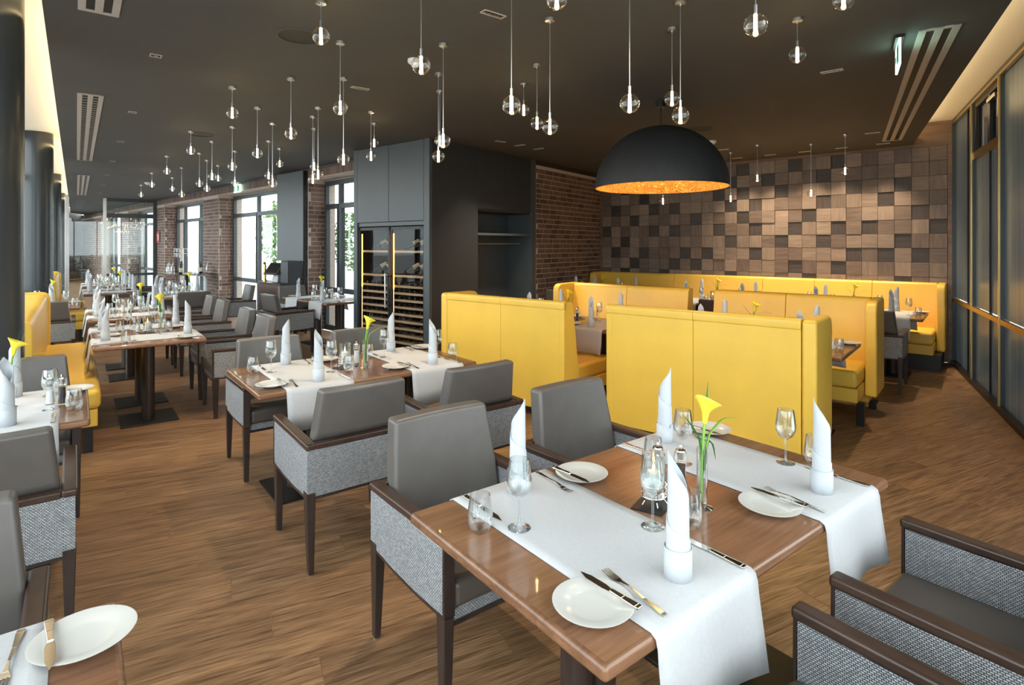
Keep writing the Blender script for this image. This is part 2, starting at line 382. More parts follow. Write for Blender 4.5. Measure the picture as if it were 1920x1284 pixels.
# window wall of brick : openings on the front plane
OPEN = [(-.62, 1.66), (2.8, 6.39), (7.54, 11.1), (12.3, 15.8), (17.0, 20.5)]
PIER = [(-.72, -.64), (1.66, 2.8), (6.39, 7.54), (11.1, 12.3), (15.8, 17.0), (20.5, 25)]
BF = Frame(B0[0], B0[1], math.atan2(BD[1], BD[0]))      # x along t ; local -y points outward
REV, WH = .33, 2.80
wf = struct(MB().box(-.72, 25, -.6, -.0015, WH+.02, CEIL-.002).build('wall_far', 'mortar')); BF.put(wf)
wb = MB()
for a, c in PIER: wb.box(a+.0, c-.002, -.55, -.0015, 0, WH+.02)
q = wb.build('pier_core', 'mortar', wf)
nb = 0; far = MB(); rb = random.Random(8)
def put_brick(x, y, z, L, along_y):
    global nb
    if along_y: far_box = (x-.01, x+.01, y-L/2, y+L/2, z-.0355, z+.0355)
    else: far_box = (x-L/2, x+L/2, y-.01, y+.01, z-.0355, z+.0355)
    if nb < 290 and z > .5:
        q = brick_obj(L, wf); q.location = (x, y, z); q.rotation_euler = (0, 0, R(90) if along_y else 0); nb += 1
    else: far.box(*far_box)
for i in (2, 1, 3, 4, 5, 0):
    a, c = PIER[i]
    for x, z, L in brick_rows(c-a, 0, WH, 20+i, .15): put_brick(a+x, -.008, z, L, False)
    if i in (1, 2, 3, 4):           # reveal that faces the dining room (right hand side of each pier)
        for x, z, L in brick_rows(.36, 0, WH, 40+i, .3): put_brick(a+.004, -.012-x, z, L, True)
for a, c in [(-.7, 25)]:           # soldier course over the openings
    x = a
    while x < c: far.box(x+.006, x+.077, -.018, .002, WH+.03, CEIL-.01); x += .083
q = far.build('far_bricks', 'brick', wf); q['kind'] = 'stuff'
tr = struct(MB().box(-.7, 25, -.06, .03, CEIL-.025, CEIL).build('trim_1', 'frame_grey')); BF.put(tr)

def window(n, a, c, muls, door=False):
    w = struct(empty('window_%d' % n)); BF.put(w)
    f, y0, y1 = .07, -REV-.07, -REV
    def bar(*b): MB().box(*b).build('window_frame', 'frame_grey', w, bevel=.004, seg=1)
    bar(a, c, y0, y1, WH-.09, WH); bar(a, c, y0, y1, 0, .10)
    xs = [a]+muls+[c]
    for x in xs:
        bar(max(a, x-.045), min(c, x+.045), y0, y1+.0, .10, WH-.09)
    for x0, x1 in zip(xs[:-1], xs[1:]):
        p0, p1 = max(a, x0-.045)+.09 if x0 == a else x0+.045, x1-.045
        bar(p0, p1, y0+.005, y1+.01, 2.27, 2.36); bar(p0, p1, y0+.005, y1+.01, .72, .81)
        for z0, z1 in ((.10, .72), (.81, 2.27), (2.36, WH-.09)):
            MB().box(p0, p1, -REV-.04, -REV-.034, z0, z1).build('pane', 'window_glass', w)
        for xx in (p0, p1-.04): MB().box(xx, xx+.04, y0+.008, y1+.012, .81, 2.27).build('sash', 'frame_grey', w)
window(1, -.62, 1.64, [-.1, 1.08]); window(2, 2.82, 6.37, [3.35, 4.85]); window(3, 7.56, 11.08, [8.9, 10.3])
window(4, 12.32, 15.78, [13.4, 14.9]); window(5, 17.02, 20.48, [18.2, 19.6])

# ------------------------------------------------------------------ glazed partition at the far end of the wing
pf = Frame(BP(11.95)[0], BP(11.95)[1], math.atan2(-V[1], -V[0]))
p = struct(empty('window_6')); pf.put(p)
for x0, x1, z0, z1, mm in ((0, .10, 0, CEIL, 'frame_grey'), (1.28, 1.36, 0, CEIL, 'brushed'), (2.16, 2.26, 0, CEIL, 'brushed'), (.1, 1.28, 2.42, 2.55, 'frame_grey'), (.1, 1.28, 2.9, CEIL, 'frame_grey'), (.1, 1.28, .66, .74, 'frame_grey'), (.1, 1.28, 0, .1, 'frame_grey')):
    MB().box(x0, x1, -.04, .04, z0, z1).build('window_frame', mm, p, bevel=.003, seg=1)
for x0, x1, z0, z1 in ((.1, 1.28, .1, .66), (.1, 1.28, .74, 2.42), (.1, 1.28, 2.55, 2.9), (1.36, 2.16, .02, CEIL)):
    MB().box(x0, x1, -.004, .004, z0, z1).build('pane', 'window_glass', p)

# ------------------------------------------------------------------ left glass front and end of the wing
lf, LLEN = line_frame(LV(-5.35, LWALL), LV(27.5, LWALL))
w = struct(empty('window_7')); lf.put(w)
n = 22; st = LLEN/n
for z0, z1 in ((0, .08), (.86, .92), (2.6, 2.68), (COVE-.08, COVE)):
    MB().box(0, LLEN, -.03, .05, z0, z1).build('window_frame', 'frame_grey', w)
for i in range(n+1): MB().box(i*st-.035, i*st+.035, -.04, .08, 0, COVE).build('mullion', 'frame_grey', w)
for i in range(n): MB().box(i*st+.035, (i+1)*st-.035, 0, .006, .08, COVE-.08).build('pane', 'window_glass', w)
ef, EL = line_frame(LV(27.5, LWALL), BP(25)); q = struct(MB().box(0, EL, 0, .1, 0, COVE).build('wall_end', 'stone')); ef.put(q)
CX = []
for k, u in enumerate((1.44, 7.74, 14.0, 20.3)):
    x, y = LV(u, -.52); o = MB().lathe([(.0001, 0), (.20, 0), (.20, COVE-.002), (.0001, COVE-.002)], 48).build('column', 'column_paint', smooth=True); o.location = (x, y, 0)
    tag(o, ['round dark blue-grey column in front of the first yellow bench', 'round dark blue-grey column behind the tall yellow bench end', 'round dark column beside the second yellow bench', 'farthest round dark column by the glass front'][k], 'column', 'round columns along the glass front')

# ------------------------------------------------------------------ right window front with blue-grey screens
rf, RL = line_frame(CW, K0)      # x from the corner towards the camera; y negative is outside? (left normal points to the room's outside or inside)
sgn = 1 if rf.inv(0, 4)[1] > 0 else -1        # side of the room
w = struct(empty('window_8')); rf.put(w)
def rb_(x0, x1, y0, y1, z0, z1, nm, mm, bev=0):
    ya, yb = sorted((y0*sgn, y1*sgn)); return MB().box(x0, x1, ya, yb, z0, z1).build(nm, mm, w, bevel=bev, seg=1)
rb_(0, RL, -.06, .05, 0, .05, 'floor_track', 'black_metal'); rb_(0, RL, -.06, .02, COVE-.05, COVE, 'head_track', 'frame_grey')
rb_(0, RL, .0, .03, COVE-.075, COVE-.05, 'head_strip', 'brass')
rb_(-.01, .03, -.05, .03, .05, COVE-.05, 'mullion', 'frame_grey')
bays = [0, 1.26, 2.55, 3.84, 5.12, 6.4, 7.7, 9.0, 10.2, RL]
for i, (a, c) in enumerate(zip(bays[:-1], bays[1:])):
    rb_(c-.02, c+.02, -.05, .02, .05, COVE-.05, 'mullion', 'frame_grey'); rb_(c-.012, c+.012, .02, .035, .05, COVE-.06, 'brass_post', 'brass')
    rb_(a+.02, c-.02, .0, .028, .84, .89, 'brass_rail', 'brass')
    top = 2.58 if i in (1, 4) else COVE-.05
    if i < 5:
        mid = a+(c-a)*(.66 if i == 0 else .56)
        for x0, x1, y in ((a+.02, mid-.008, -.012), (mid+.008, c-.02, -.022)):
            rb_(x0, x1, y-.008, y, .89, top, 'screen_panel', 'screen'); rb_(x0, x1, y-.008, y, .05, .84, 'screen_panel', 'screen')
        rb_(mid-.008, mid+.008, -.03, -.004, .05, top, 'panel_joint', 'black_metal')
        if top < 3:
            rb_(a+.02, c-.02, -.05, .02, 2.58, 2.66, 'transom', 'brass'); rb_(a+.02, c-.02, -.05, .0, COVE-.13, COVE-.05, 'window_frame', 'black_metal')
            for x0, x1 in ((a+.02, a+.10), (mid-.05, mid+.05), (c-.10, c-.02)): rb_(x0, x1, -.05, .0, 2.66, COVE-.13, 'window_frame', 'black_metal')
            rb_(a+.10, c-.10, -.03, -.026, 2.66, COVE-.13, 'pane', 'dark_reflection_glass')
            rb_(mid+.1, mid+.42, -.005, .04, COVE-.24, COVE-.19, 'vent_actuator', 'steel', .01)
    else:
        rb_(a+.02, c-.02, -.02, -.014, .05, COVE-.05, 'pane', 'window_glass')

# ------------------------------------------------------------------ wine cooler and wardrobe block
wine = empty('wine_cabinet'); WC, WCL = line_frame(LL, RR); WC.put(wine)       # local x along the face, +y = into the block
tag(wine, 'tall blue-grey cabinet with a glazed wine cooler under two plain doors', 'cabinet')
def wbox(b, nm, mm, bev=.003, par=None): return MB().box(*b).build(nm, mm, par or wine, bevel=bev, seg=1)
D = .62
wbox((0, .09, 0, D, 0, CEIL), 'side_panel', 'blue_grey'); wbox((WCL-.11, WCL, 0, .05, 0, CEIL), 'side_panel', 'blue_grey')
wbox((.09, WCL-.11, .02, D, 1.865, 1.92), 'rail', 'blue_grey'); wbox((.09, WCL-.11, D-.04, D, 0, 1.865), 'back_panel', 'black')
wbox((.09, WCL-.11, .03, D, 0, .10), 'plinth', 'black'); wbox((.09, WCL-.11, .025, D, 1.92, CEIL), 'top_box', 'blue_grey_dark')
wm = .09+(WCL-.2)/2
wbox((.093, wm-.003, 0, .024, 1.925, CEIL-.004), 'door', 'blue_grey'); wbox((wm+.003, WCL-.113, 0, .024, 1.925, CEIL-.004), 'door', 'blue_grey')
bx0 = .095
for k in range(2):
    a = .10 if k == 0 else wm+.012; c = wm-.012 if k == 0 else WCL-.12
    wbox((a-.005, a+.008, .06, D-.05, .1, 1.86), 'cooler_wall', 'black', 0); wbox((c-.008, c+.005, .06, D-.05, .1, 1.86), 'cooler_wall', 'black', 0)
    for i, z in enumerate([.22+j*.098 for j in range(9)]+[1.15, 1.49]):
        wbox((a+.02, c-.02, .075, .10, z, z+.032), 'shelf', 'oak_shelf', .002); wbox((a+.02, c-.02, .10, .50, z, z+.014), 'shelf_board', 'oak_shelf', 0)
    MB().box(a+.012, a+.024, .064, .074, .98, 1.76).build('light_bar', 'led_orange', wine)
    MB().box(a+.012, a+.022, .064, .072, .12, .98).build('channel_added_glow', 'added_glow_dim', wine)  # unlit lower channel; weak glow added to brighten the shelves
    d = MB().box(a, c, .030, .036, .11, 1.85).build('glass_door', 'dark_glass', wine)
    for b in ((a, a+.03, .026, .045, .11, 1.85), (c-.03, c, .026, .045, .11, 1.85), (a, c, .026, .045, 1.81, 1.85), (a, c, .026, .045, .11, .16)):
        MB().box(*b).build('door_frame', 'black_metal', d)
    hx = c-.02 if k == 0 else a+.02
    h = MB().tube([(hx, -.035, .72), (hx, -.035, 1.20)], .011, 10).build('handle', 'brushed' if k == 0 else 'black_metal', d, smooth=True)
    MB().box(hx-.006, hx+.006, -.035, .026, .75, .765).build('handle_mount', 'brushed' if k == 0 else 'black_metal', d)
    MB().box(hx-.006, hx+.006, -.035, .026, 1.155, 1.17).build('handle_mount', 'brushed' if k == 0 else 'black_metal', d)
    # bottles: lying rows with their ends to the glass, display bottles above
    def mk_bottle():
        e_ = empty('wine_bottle'); MB().lathe([(.0001, 0), (.036, 0), (.037, .01), (.037, .18), (.03, .21), (.014, .245), (.0135, .30), (.0001, .30)], 12).build('bottle_body', 'bottle_glass', e_, smooth=True)
        MB().lathe([(.0145, .25), (.0145, .302), (.0001, .302)], 10).build('capsule', 'capsule', e_, smooth=True); return e_
    def mk_label():
        e_ = mk_bottle(); e_.name = 'labelled_bottle'; MB().lathe([(.0376, .05), (.0376, .15)], 12).build('paper_label', 'label_paper', e_, smooth=True); return e_
    side = ['left', 'right'][k]
    door = 'steel-handled door' if k == 0 else 'black-handled door'
    for i, z in enumerate([.22+j*.098 for j in range(9)]):
        wd = (c-a-.04)/6
        for j in range(6):
            b = inst('bottle', mk_bottle); p = WC.pt(a+.02+wd*(j+.5), .42)
            b.location = (p[0], p[1], z+.014+.0375); b.rotation_euler = (R(90), 0, WC.a)
            tag(b, 'dark wine bottle on the %s lowest shelf behind the %s' % (['first', 'second', 'third', 'fourth', 'fifth', 'sixth', 'seventh', 'eighth', 'ninth'][i], door), 'bottle', 'bottles lying behind the '+door)
    for zi, z in ((1, 1.49), (0, 1.15)):
        for j in range(3):
            b = inst('label', mk_label); p = WC.pt(a+.10+j*.125, .16)
            p = WC.pt(a+.24+j*.15, .40); d_ = Vector((-.35, -.75, -.45)).normalized(); d_.rotate(Matrix.Rotation(WC.a, 3, 'Z'))
            b.location = (p[0], p[1], z+.19); b.rotation_euler = d_.to_track_quat('Z', 'Y').to_euler()
            tag(b, 'labelled wine bottle propped on the %s display shelf behind the %s' % ('upper' if zi else 'lower', door), 'bottle', 'labelled bottles on the %s shelf behind the %s' % ('upper' if zi else 'lower', door))
struct(MB().prism([(-1.97, 8.95), (-1.7, 9.45), (.1, 9.75), (.30, 9.40), (.02, 9.62), (-1.75, 9.30)], 0, CEIL-.002).build('wall_block', 'blue_grey_dark'))
ward = empty('wardrobe'); HF, HL = line_frame(RR, EE); HF.put(ward)     # +y into the block
tag(ward, 'dark blue-grey wardrobe wall with an open coat niche and rod', 'wardrobe')
hy = 1 if HF.inv(*BP(0))[1] > 0 else -1
def hbox(b, nm, mm, bev=.003):
    y0, y1 = sorted((b[2]*hy, b[3]*hy)); return MB().box(b[0], b[1], y0, y1, b[4], b[5]).build(nm, mm, ward, bevel=bev, seg=1)
hbox((.052, .975, 0, .05, 0, CEIL), 'side_panel', 'blue_grey_dark'); hbox((2.30, HL, 0, .5, 0, CEIL), 'side_panel', 'blue_grey')
hbox((.98, 1.635, 0, .024, 2.13, CEIL-.004), 'door', 'blue_grey_dark'); hbox((1.641, 2.297, 0, .024, 2.13, CEIL-.004), 'door', 'blue_grey_dark')
hbox((.98, 2.3, .03, .5, 2.10, CEIL), 'upper_box', 'blue_grey_dark'); hbox((.95, .98, .05, .5, 0, 2.1), 'niche_side', 'blue_grey')
hbox((.98, 2.3, .48, .5, 0, 2.1), 'niche_back', 'blue_grey'); hbox((.98, 2.3, .01, .48, 1.74, 1.775), 'shelf', 'blue_grey'); hbox((.98, 2.3, .0, .48, 0, .1), 'plinth', 'blue_grey_dark')
MB().tube([(.98, .22*hy, 1.62), (2.3, .22*hy, 1.62)], .014, 10).build('coat_rod', 'brushed', ward, smooth=True)

# ------------------------------------------------------------------ service station by the window wall
sv = empty('service_station'); SVF = Frame(-4.14, 10.07, math.atan2(.64, -.768)); SVF.put(sv)       # x to the left, -y towards the wall
tag(sv, 'walnut fronted service station with a dark side under a tall grey panel', 'cabinet')
def sbox(b, nm, mm, bev=.003): return MB().box(*b).build(nm, mm, sv, bevel=bev, seg=1)
sbox((0, .82, -.42, -.024, .08, .88), 'body', 'blue_grey_dark'); sbox((0, .82, -.42, .0, .88, .905), 'counter_top', 'blue_grey_dark')
sbox((.02, .80, -.40, -.03, 0, .08), 'plinth', 'pos_grey'); sbox((.025, .815, -.024, 0, .70, .875), 'drawer', 'walnut_front'); sbox((.025, .815, -.024, 0, .085, .693), 'door', 'walnut_front')
up = empty('wall_panel'); SVF.put(up); tag(up, 'tall plain blue-grey wall panel above the service station', 'wall panel')
MB().box(0, .95, -.50, -.43, 1.30, CEIL-.03).build('panel_face', 'blue_grey', up, bevel=.003); MB().box(-.02, 0, -.50, -.43, .0, CEIL-.03).build('panel_edge', 'black_metal', up)
up = empty('till_housing'); SVF.put(up, 0, 0, .9055); tag(up, 'dark box standing beside the till on the service station', 'box')
MB().box(0, .26, -.41, -.14, 0, .385).build('housing_body', 'blue_grey_dark', up, bevel=.004); MB().box(.255, .262, -.40, -.15, .01, .37).build('housing_front', 'black', up)
po_ = empty('till_monitor'); SVF.put(po_, .50, -.16, .9055, R(190)); tag(po_, 'black touch-screen till tilted on its stand on the service station', 'till')
MB().hexa([(-.09, -.02, 0), (.09, -.02, 0), (.09, .12, 0), (-.09, .12, 0), (-.06, .03, .2), (.06, .03, .2), (.06, .09, .2), (-.06, .09, .2)]).build('stand', 'pos_light', po_, bevel=.006)
s_ = MB().box(-.18, .18, -.02, .02, -.13, .13).build('monitor', 'pos_grey', po_, bevel=.008); s_.location = (0, -.02, .25); s_.rotation_euler = (R(-38), 0, 0)
MB().box(-.16, .16, -.022, -.019, -.11, .11).build('screen', 'pos_screen', s_)
def mk_mill_big():
    return MB().lathe([(.0001, 0), (.036, 0), (.036, .03), (.024, .06), (.028, .15), (.033, .22), (.024, .25), (.03, .29), (.02, .32), (.028, .35), (.012, .37), (.0001, .375)], 18).build('pepper_mill', 'brass', smooth=True)
for i, (x, y) in enumerate(((.81, -.10), (.80, -.30))):
    o = inst('bigmill', mk_mill_big); SVF.put(o, x-.03, y, .905); tag(o, 'tall turned pepper mill beside the till', 'pepper mill', 'tall pepper mills by the till')
def mk_dark_bottle(): return MB().lathe([(.0001, 0), (.034, 0), (.036, .01), (.036, .16), (.03, .19), (.013, .225), (.013, .28), (.0001, .28)], 16).build('oil_bottle', 'bottle_glass', smooth=True)
for x, y in ((.70, -.345), (.62, -.36)):
    o = inst('oil', mk_dark_bottle); SVF.put(o, x, y, .905); tag(o, 'dark oil bottle beside the till', 'bottle', 'oil bottles by the till')
po2 = empty('floor_post'); po2.location = (*G(549, 630), 0); tag(po2, 'slim brass post with a round top beside the service station', 'post')
MB().cyl(0, 0, .11, 0, .02, 24).build('base', 'brushed', po2, smooth=True); MB().cyl(0, 0, .022, .02, .60, 12).build('pole', 'brass', po2, smooth=True); MB().lathe([(.0001, .60), (.1, .60), (.1, .63), (.0001, .64)], 24).build('top_plate', 'steel', po2, smooth=True)

# brown cushion panel on the brick pier
bb = empty('wall_cushion'); BF.put(bb, 0, .0); tag(bb, 'brown leather cushion panel on the brick pier behind the brass post', 'wall panel')
for k in range(2): MB().box(1.68+k*.56, 2.23+k*.56, .012, .07, .30, .82).build('cushion', 'brown_leather', bb, bevel=.015)
MB().box(1.68, 2.79, .012, .05, .0, .30).build('skirting', 'black_metal', bb)

# signs on the brick wall
o = empty('exit_sign'); BF.put(o, 5.0, .06, 2.79); tag(o, 'small glowing green exit sign under the ceiling above the window', 'exit sign')
MB().box(-.17, .17, -.02, .02, 0, .17).build('sign_panel', 'exit_glow', o, bevel=.003); MB().box(-.17, .17, -.03, .03, .17, .205).build('housing', 'white_paint', o)
MB().box(-.16, -.06, .0205, .022, .02, .15).box(.10, .16, .0205, .022, .02, .15).build('pictogram', 'exit_green', o)
o = empty('fire_sign'); BF.put(o, 11.72, .025, 1.85); tag(o, 'square red fire equipment sign on the brick pier', 'sign')
MB().box(-.17, .17, -.01, .0, -.17, .17).build('plate', 'red_sign', o)
m_ = MB()
for a0 in range(0, 300, 30):
    a, c = R(a0), R(a0+30)
    m_.hexa([(math.cos(a)*.09, .0, math.sin(a)*.09), (math.cos(c)*.09, .0, math.sin(c)*.09), (math.cos(c)*.09, .003, math.sin(c)*.09), (math.cos(a)*.09, .003, math.sin(a)*.09), (math.cos(a)*.06, 0, math.sin(a)*.06), (math.cos(c)*.06, 0, math.sin(c)*.06), (math.cos(c)*.06, .003, math.sin(c)*.06), (math.cos(a)*.06, .003, math.sin(a)*.06)])
m_.box(-.012, .012, 0, .003, -.12, .03); m_.build('hose_symbol', 'white_paint', o)

# ------------------------------------------------------------------ ceiling fittings
def flat(px, py): return G(px, py, CEIL)
def vent(p, q, width, label):
    fr, L = line_frame(p, q); o = empty('linear_vent'); fr.put(o, 0, 0, CEIL); tag(o, label, 'air vent', 'linear vents in the dark ceiling')
    w = width/2
    for y0, y1 in ((-w, -w*.62), (-w*.2, w*.2), (w*.62, w)): MB().box(0, L, y0, y1, -.008, 0).build('vent_rail', 'vent_white', o)
    for x in (0, L-.03): MB().box(x, x+.03, -w, w, -.009, 0).build('vent_end', 'vent_white', o)
    MB().box(.03, L-.03, -w*.62, w*.62, -.002, 0).build('slot', 'black', o)
    n_ = int(L/.12)
    if n_ and label.startswith('short'):
        m_ = MB()
        for i in range(n_): m_.box(.05+i*.12, .06+i*.12, -w*.62, w*.62, -.006, -.002)
        m_.build('slot_divider', 'vent_white', o)
vent(flat(1763, 50), flat(1672, 263), .22, 'long pale twin-slot air vent beside the glowing edge near the screens')
vent(flat(185, 23), (flat(185, 23)[0]+.613*1.6, flat(185, 23)[1]-.79*1.6), .20, 'pale twin-slot air vent farthest from the glass partition')
vent(flat(170, 176), flat(158.5, 300), .20, 'short-celled twin-slot air vent in the middle of its row')
vent(flat(157, 328), flat(153, 365), .20, 'short-celled twin-slot air vent next to the glass partition')
LAMPS = []
def cell_lamp(px, py, ang, n, label, sx=.16, w=.055):
    x, y = flat(px, py); o = empty('cell_downlight'); o.location = (x, y, CEIL); o.rotation_euler = (0, 0, ang); tag(o, label, 'downlight', 'recessed downlights')
    for b in ((-sx/2, sx/2, -w/2, -w/2+.007), (-sx/2, sx/2, w/2-.007, w/2), (-sx/2, -sx/2+.007, -w/2+.007, w/2-.007), (sx/2-.007, sx/2, -w/2+.007, w/2-.007)): MB().box(*b, -.006, 0).build('trim_ring', 'vent_white', o)
    MB().box(-sx/2+.007, sx/2-.007, -w/2+.007, w/2-.007, -.002, 0).build('aperture', 'black', o)
    st_ = (sx-.014)/n
    for i in range(n):
        xx = -sx/2+.007+st_*(i+.5); MB().lathe([(.0001, -.003), (.011, -.003), (.013, -.0045)], 10, xx, 0).build('lens', 'steel', o)
    LAMPS.append((x, y))
cells = [(925, 26, 'white-rimmed five-cell downlight between the nearest hanging globes'), (675, 165, 'white-rimmed five-cell downlight above the table by the wine cabinet'), (1560, 133, 'white-rimmed slim downlight above the yellow booths'), (1636, 249, 'white-rimmed downlight between the long vent and the wood wall'), (1656, 269, 'slim downlight at the end of the long vent'), (1578, 277, 'wall-washing downlight over the block wall beside the end globe'), (1509, 284, 'wall-washing downlight over the middle of the block wall'), (1444, 290, 'wall-washing downlight between two far globes'), (1383, 296, 'wall-washing downlight beside the dome lamp'), (1356, 280, 'downlight next to the smoke detector by the dome lamp'), (938, 265, 'first small downlight over the wardrobe wall'), (975, 272, 'second small downlight over the wardrobe wall'), (1010, 278.5, 'small downlight in front of the dark red brick wall')]
for px, py, lb in cells: cell_lamp(px, py, UA if px < 960 else R(-40), 5, lb)
for k, (px, py) in enumerate(((292, 104), (248, 210), (226, 265), (211, 302), (201, 328), (193, 347), (188, 362))):
    cell_lamp(px, py, UA, 1, 'square recessed downlight, number %s of the row that starts above the leather chairs' % ['one', 'two', 'three', 'four', 'five', 'six', 'seven'][k], .075, .075)
for px, py, lb in ((562, 68, 'round dark ceiling speaker beside a hanging globe near the middle vent'), (377, 252, 'round dark ceiling speaker above the globe cluster by the far wing'), (1312, 241, 'round dark ceiling speaker behind the black dome lamp')):
    x, y = flat(px, py); o = empty('ceiling_speaker'); o.location = (x, y, CEIL); tag(o, lb, 'speaker')
    MB().lathe([(.15, 0), (.15, -.006), (.135, -.008), (.135, 0)], 32).build('rim', 'ceiling_dark', o, smooth=True); MB().lathe([(.135, -.003), (.0001, -.003)], 32).build('grille', 'black', o)
for px, py, lb in ((778, 112, 'white smoke detector behind a near hanging globe'), (1335, 264, 'white smoke detector beside the black dome lamp'), (276, 342, 'white smoke detector near the far end of the wing')):
    x, y = flat(px, py); o = empty('smoke_detector'); o.location = (x, y, CEIL); tag(o, lb, 'smoke detector')
    MB().lathe([(.055, 0), (.055, -.022), (.045, -.03), (.0001, -.03)], 20).build('base', 'white_paint', o, smooth=True); MB().lathe([(.032, -.03), (.026, -.052), (.0001, -.055)], 16).build('sensor_cap', 'white_paint', o, smooth=True)
x, y = flat(1684, 78); o = empty('exit_sign'); o.location = (x, y, CEIL); o.rotation_euler = (0, 0, R(-60)+R(90)); o.rotation_euler[2] = math.atan2(y, x)+R(4)
tag(o, 'edge-lit acrylic exit sign hanging from the ceiling near the long vent', 'exit sign')
MB().box(-.16, .16, -.025, .025, -.02, 0).build('housing', 'black_metal', o); MB().box(-.15, .15, -.006, .006, -.19, -.02).build('sign_plate', 'exit_glow', o)
MB().box(-.13, .0, .0061, .0075, -.17, -.04).box(.04, .12, .0061, .0075, -.13, -.08).build('pictogram', 'exit_green', o)

for i, (x, y) in enumerate(LAMPS):
    if len(LAMPS)-7 <= i-0 and i >= len(LAMPS)-4: continue
    l = bpy.data.lights.new('downlight_beam', 'SPOT'); l.energy = SPOT_W; l.color = (1, .80, .56); l.spot_size = R(82); l.spot_blend = .7; l.shadow_soft_size = .035
    q = bpy.data.objects.new('downlight_beam', l); COL.objects.link(q); q.location = (x, y, CEIL-.03)

# ------------------------------------------------------------------ glass globe pendants
def mk_globe():
    e_ = empty('globe_pendant')
    MB().lathe([(.0001, 0.05), (.006, .0497)]+[(.05*math.sin(a), .05*math.cos(a)) for a in [math.pi*k/18 for k in range(2, 18)]]+[(.0001, -.05)], 24).build('glass_globe', 'globe_glass', e_, smooth=True, ang=80)
    MB().lathe([(.0001, .045), (.0075, .045), (.0085, -.03), (.0001, -.03)], 12).build('light_rod', 'glow', e_, smooth=True)
    MB().lathe([(.0001, -.03), (.0095, -.031), (.0105, -.040), (.006, -.047), (.0001, -.048)], 12).build('light_tip', 'glow_tip', e_, smooth=True)
    MB().lathe([(.0001, .088), (.0075, .088), (.0075, .048), (.0001, .048)], 12).build('cap', 'brushed', e_, smooth=True)
    return e_
cords = {}
GL = [(435.5, 162.5, 437, 211.7), (357.8, 246, 359.5, 282), (435.5, 237, 437, 312), (440.5, 283, 440, 342.7), (397.6, 264.6, 398.6, 330.6), (374, 287, 374, 344), (388, 300, 388.6, 353.4), (409, 310, 411, 334), (313, 292.5, 315, 320.6), (340.7, 314, 342, 364.5), (323, 333, 324, 354), (285, 324, 286, 346), (264.6, 346.7, 264.6, 365), (601.8, 1.7, 600, 68), (831, 82, 832, 264), (638, 78, 638, 202), (545.5, 146.4, 545.9, 250), (482.5, 201, 483, 287), (511, 230.5, 511.7, 342.7), (503.6, 263.6, 504, 329), (524.4, 278, 524.4, 307), (586.4, 217.8, 587.4, 335.7), (589, 240.5, 588.7, 311.6), (596.4, 201, 598, 327), (644, 146, 643, 298.8), (695.6, 209, 696, 292.5), (701.6, 231, 702, 268), (822, 137, 822, 293), (824.6, 170, 825, 264), (982, 156.7, 982.7, 206.6), (1006.8, 120.6, 1007, 231), (1031, 34.5, 1032.6, 237.8), (1260, 52.6, 1262, 185), (1275.8, 1, 1278.4, 216.7), (1495, 34.5, 1496, 103), (1584.7, 252, 1585, 320.5), (1520.7, 270, 1521.4, 361.7), (1420, 271.6, 1420, 334), (1370, 285.7, 1370.4, 372.4)]
glist = []; GLOBES = []
for cx, cy, gx, gy in GL:
    x, y = flat(cx, cy); glist.append((gx, x, y, ZP(gy, y)))
for gx, gy, Y in ((789.7, 122.3, 2.97), (959, 197, 2.95), (1044, -2, 2.55), (1180.6, 194, 2.86), (1416.6, 47, 2.45), (1581.7, -1, 2.72), (1243, 377, 8.5)): glist.append((gx, GD(gx, Y), Y, ZP(gy, Y)))
for gx, x, y, z in glist:
    e_ = inst('globe', mk_globe); e_.location = (x, y, z); h_ = CEIL-z
    MB().tube([(0, 0, .085), (0, 0, h_-.02)], .0028, 6).build('cord', 'brushed', e_, smooth=True)
    MB().lathe([(.0001, h_-.034), (.005, h_-.034), (.006, h_-.02), (.03, h_-.018), (.031, h_-.001), (.0001, h_-.001)], 20).build('canopy', 'brushed', e_, smooth=True)
    GLOBES.append((e_, x, y, h_))
    PROTO.setdefault('globes', []).append(e_)
    # strip the cord children of the prototype from later copies
    if e_ is PROTO['globe']:
        base = empty('globe_pendant'); [copy_tree(c, base) for c in list(e_.children) if c.name.split('.')[0] not in ('cord', 'canopy')]
        PROTO['globe'] = base
b_ = PROTO['globe']
for c in list(b_.children): bpy.data.objects.remove(c)
bpy.data.objects.remove(b_)

# ------------------------------------------------------------------ dome lamp
dl = empty('dome_pendant'); DX, DY = flat(1239, 190); dl.location = (DX, DY, 0); tag(dl, 'huge black dome pendant lamp lined with crumpled gold leaf', 'pendant lamp')
RZ, RAD = 2.155, .635
pr = [(RAD*math.cos(a), RZ+.60*math.sin(a)) for a in [math.pi/2*k/24 for k in range(25)]]; pr[-1] = (.0001, RZ+.60)
MB().lathe(pr, 64).build('shade', 'lamp_black', dl, smooth=True, ang=80)
ri = [((RAD-.012)*math.cos(a)*(1), RZ+.588*math.sin(a)) for a in [math.pi/2*k/24 for k in range(25)]]; ri[-1] = (.0001, RZ+.588)
MB().lathe([(RAD, RZ)]+ri, 64).build('gold_lining', 'gold_leaf', dl, smooth=True, ang=80)
MB().tube([(0, 0, RZ+.59), (0, 0, CEIL-.06)], .008, 8).build('cord', 'black_metal', dl, smooth=True)
MB().lathe([(.0001, CEIL-.06), (.045, CEIL-.06), (.045, CEIL-.001), (.0001, CEIL-.001)], 20).build('canopy', 'black_metal', dl, smooth=True)
MB().lathe([(.0001, RZ+.47)]+[(.06*math.sin(a), RZ+.41-.06*math.cos(math.pi-a)) for a in [math.pi*k/10 for k in range(1, 10)]]+[(.0001, RZ+.35)], 16).build('bulb', 'bulb_glow', dl, smooth=True)
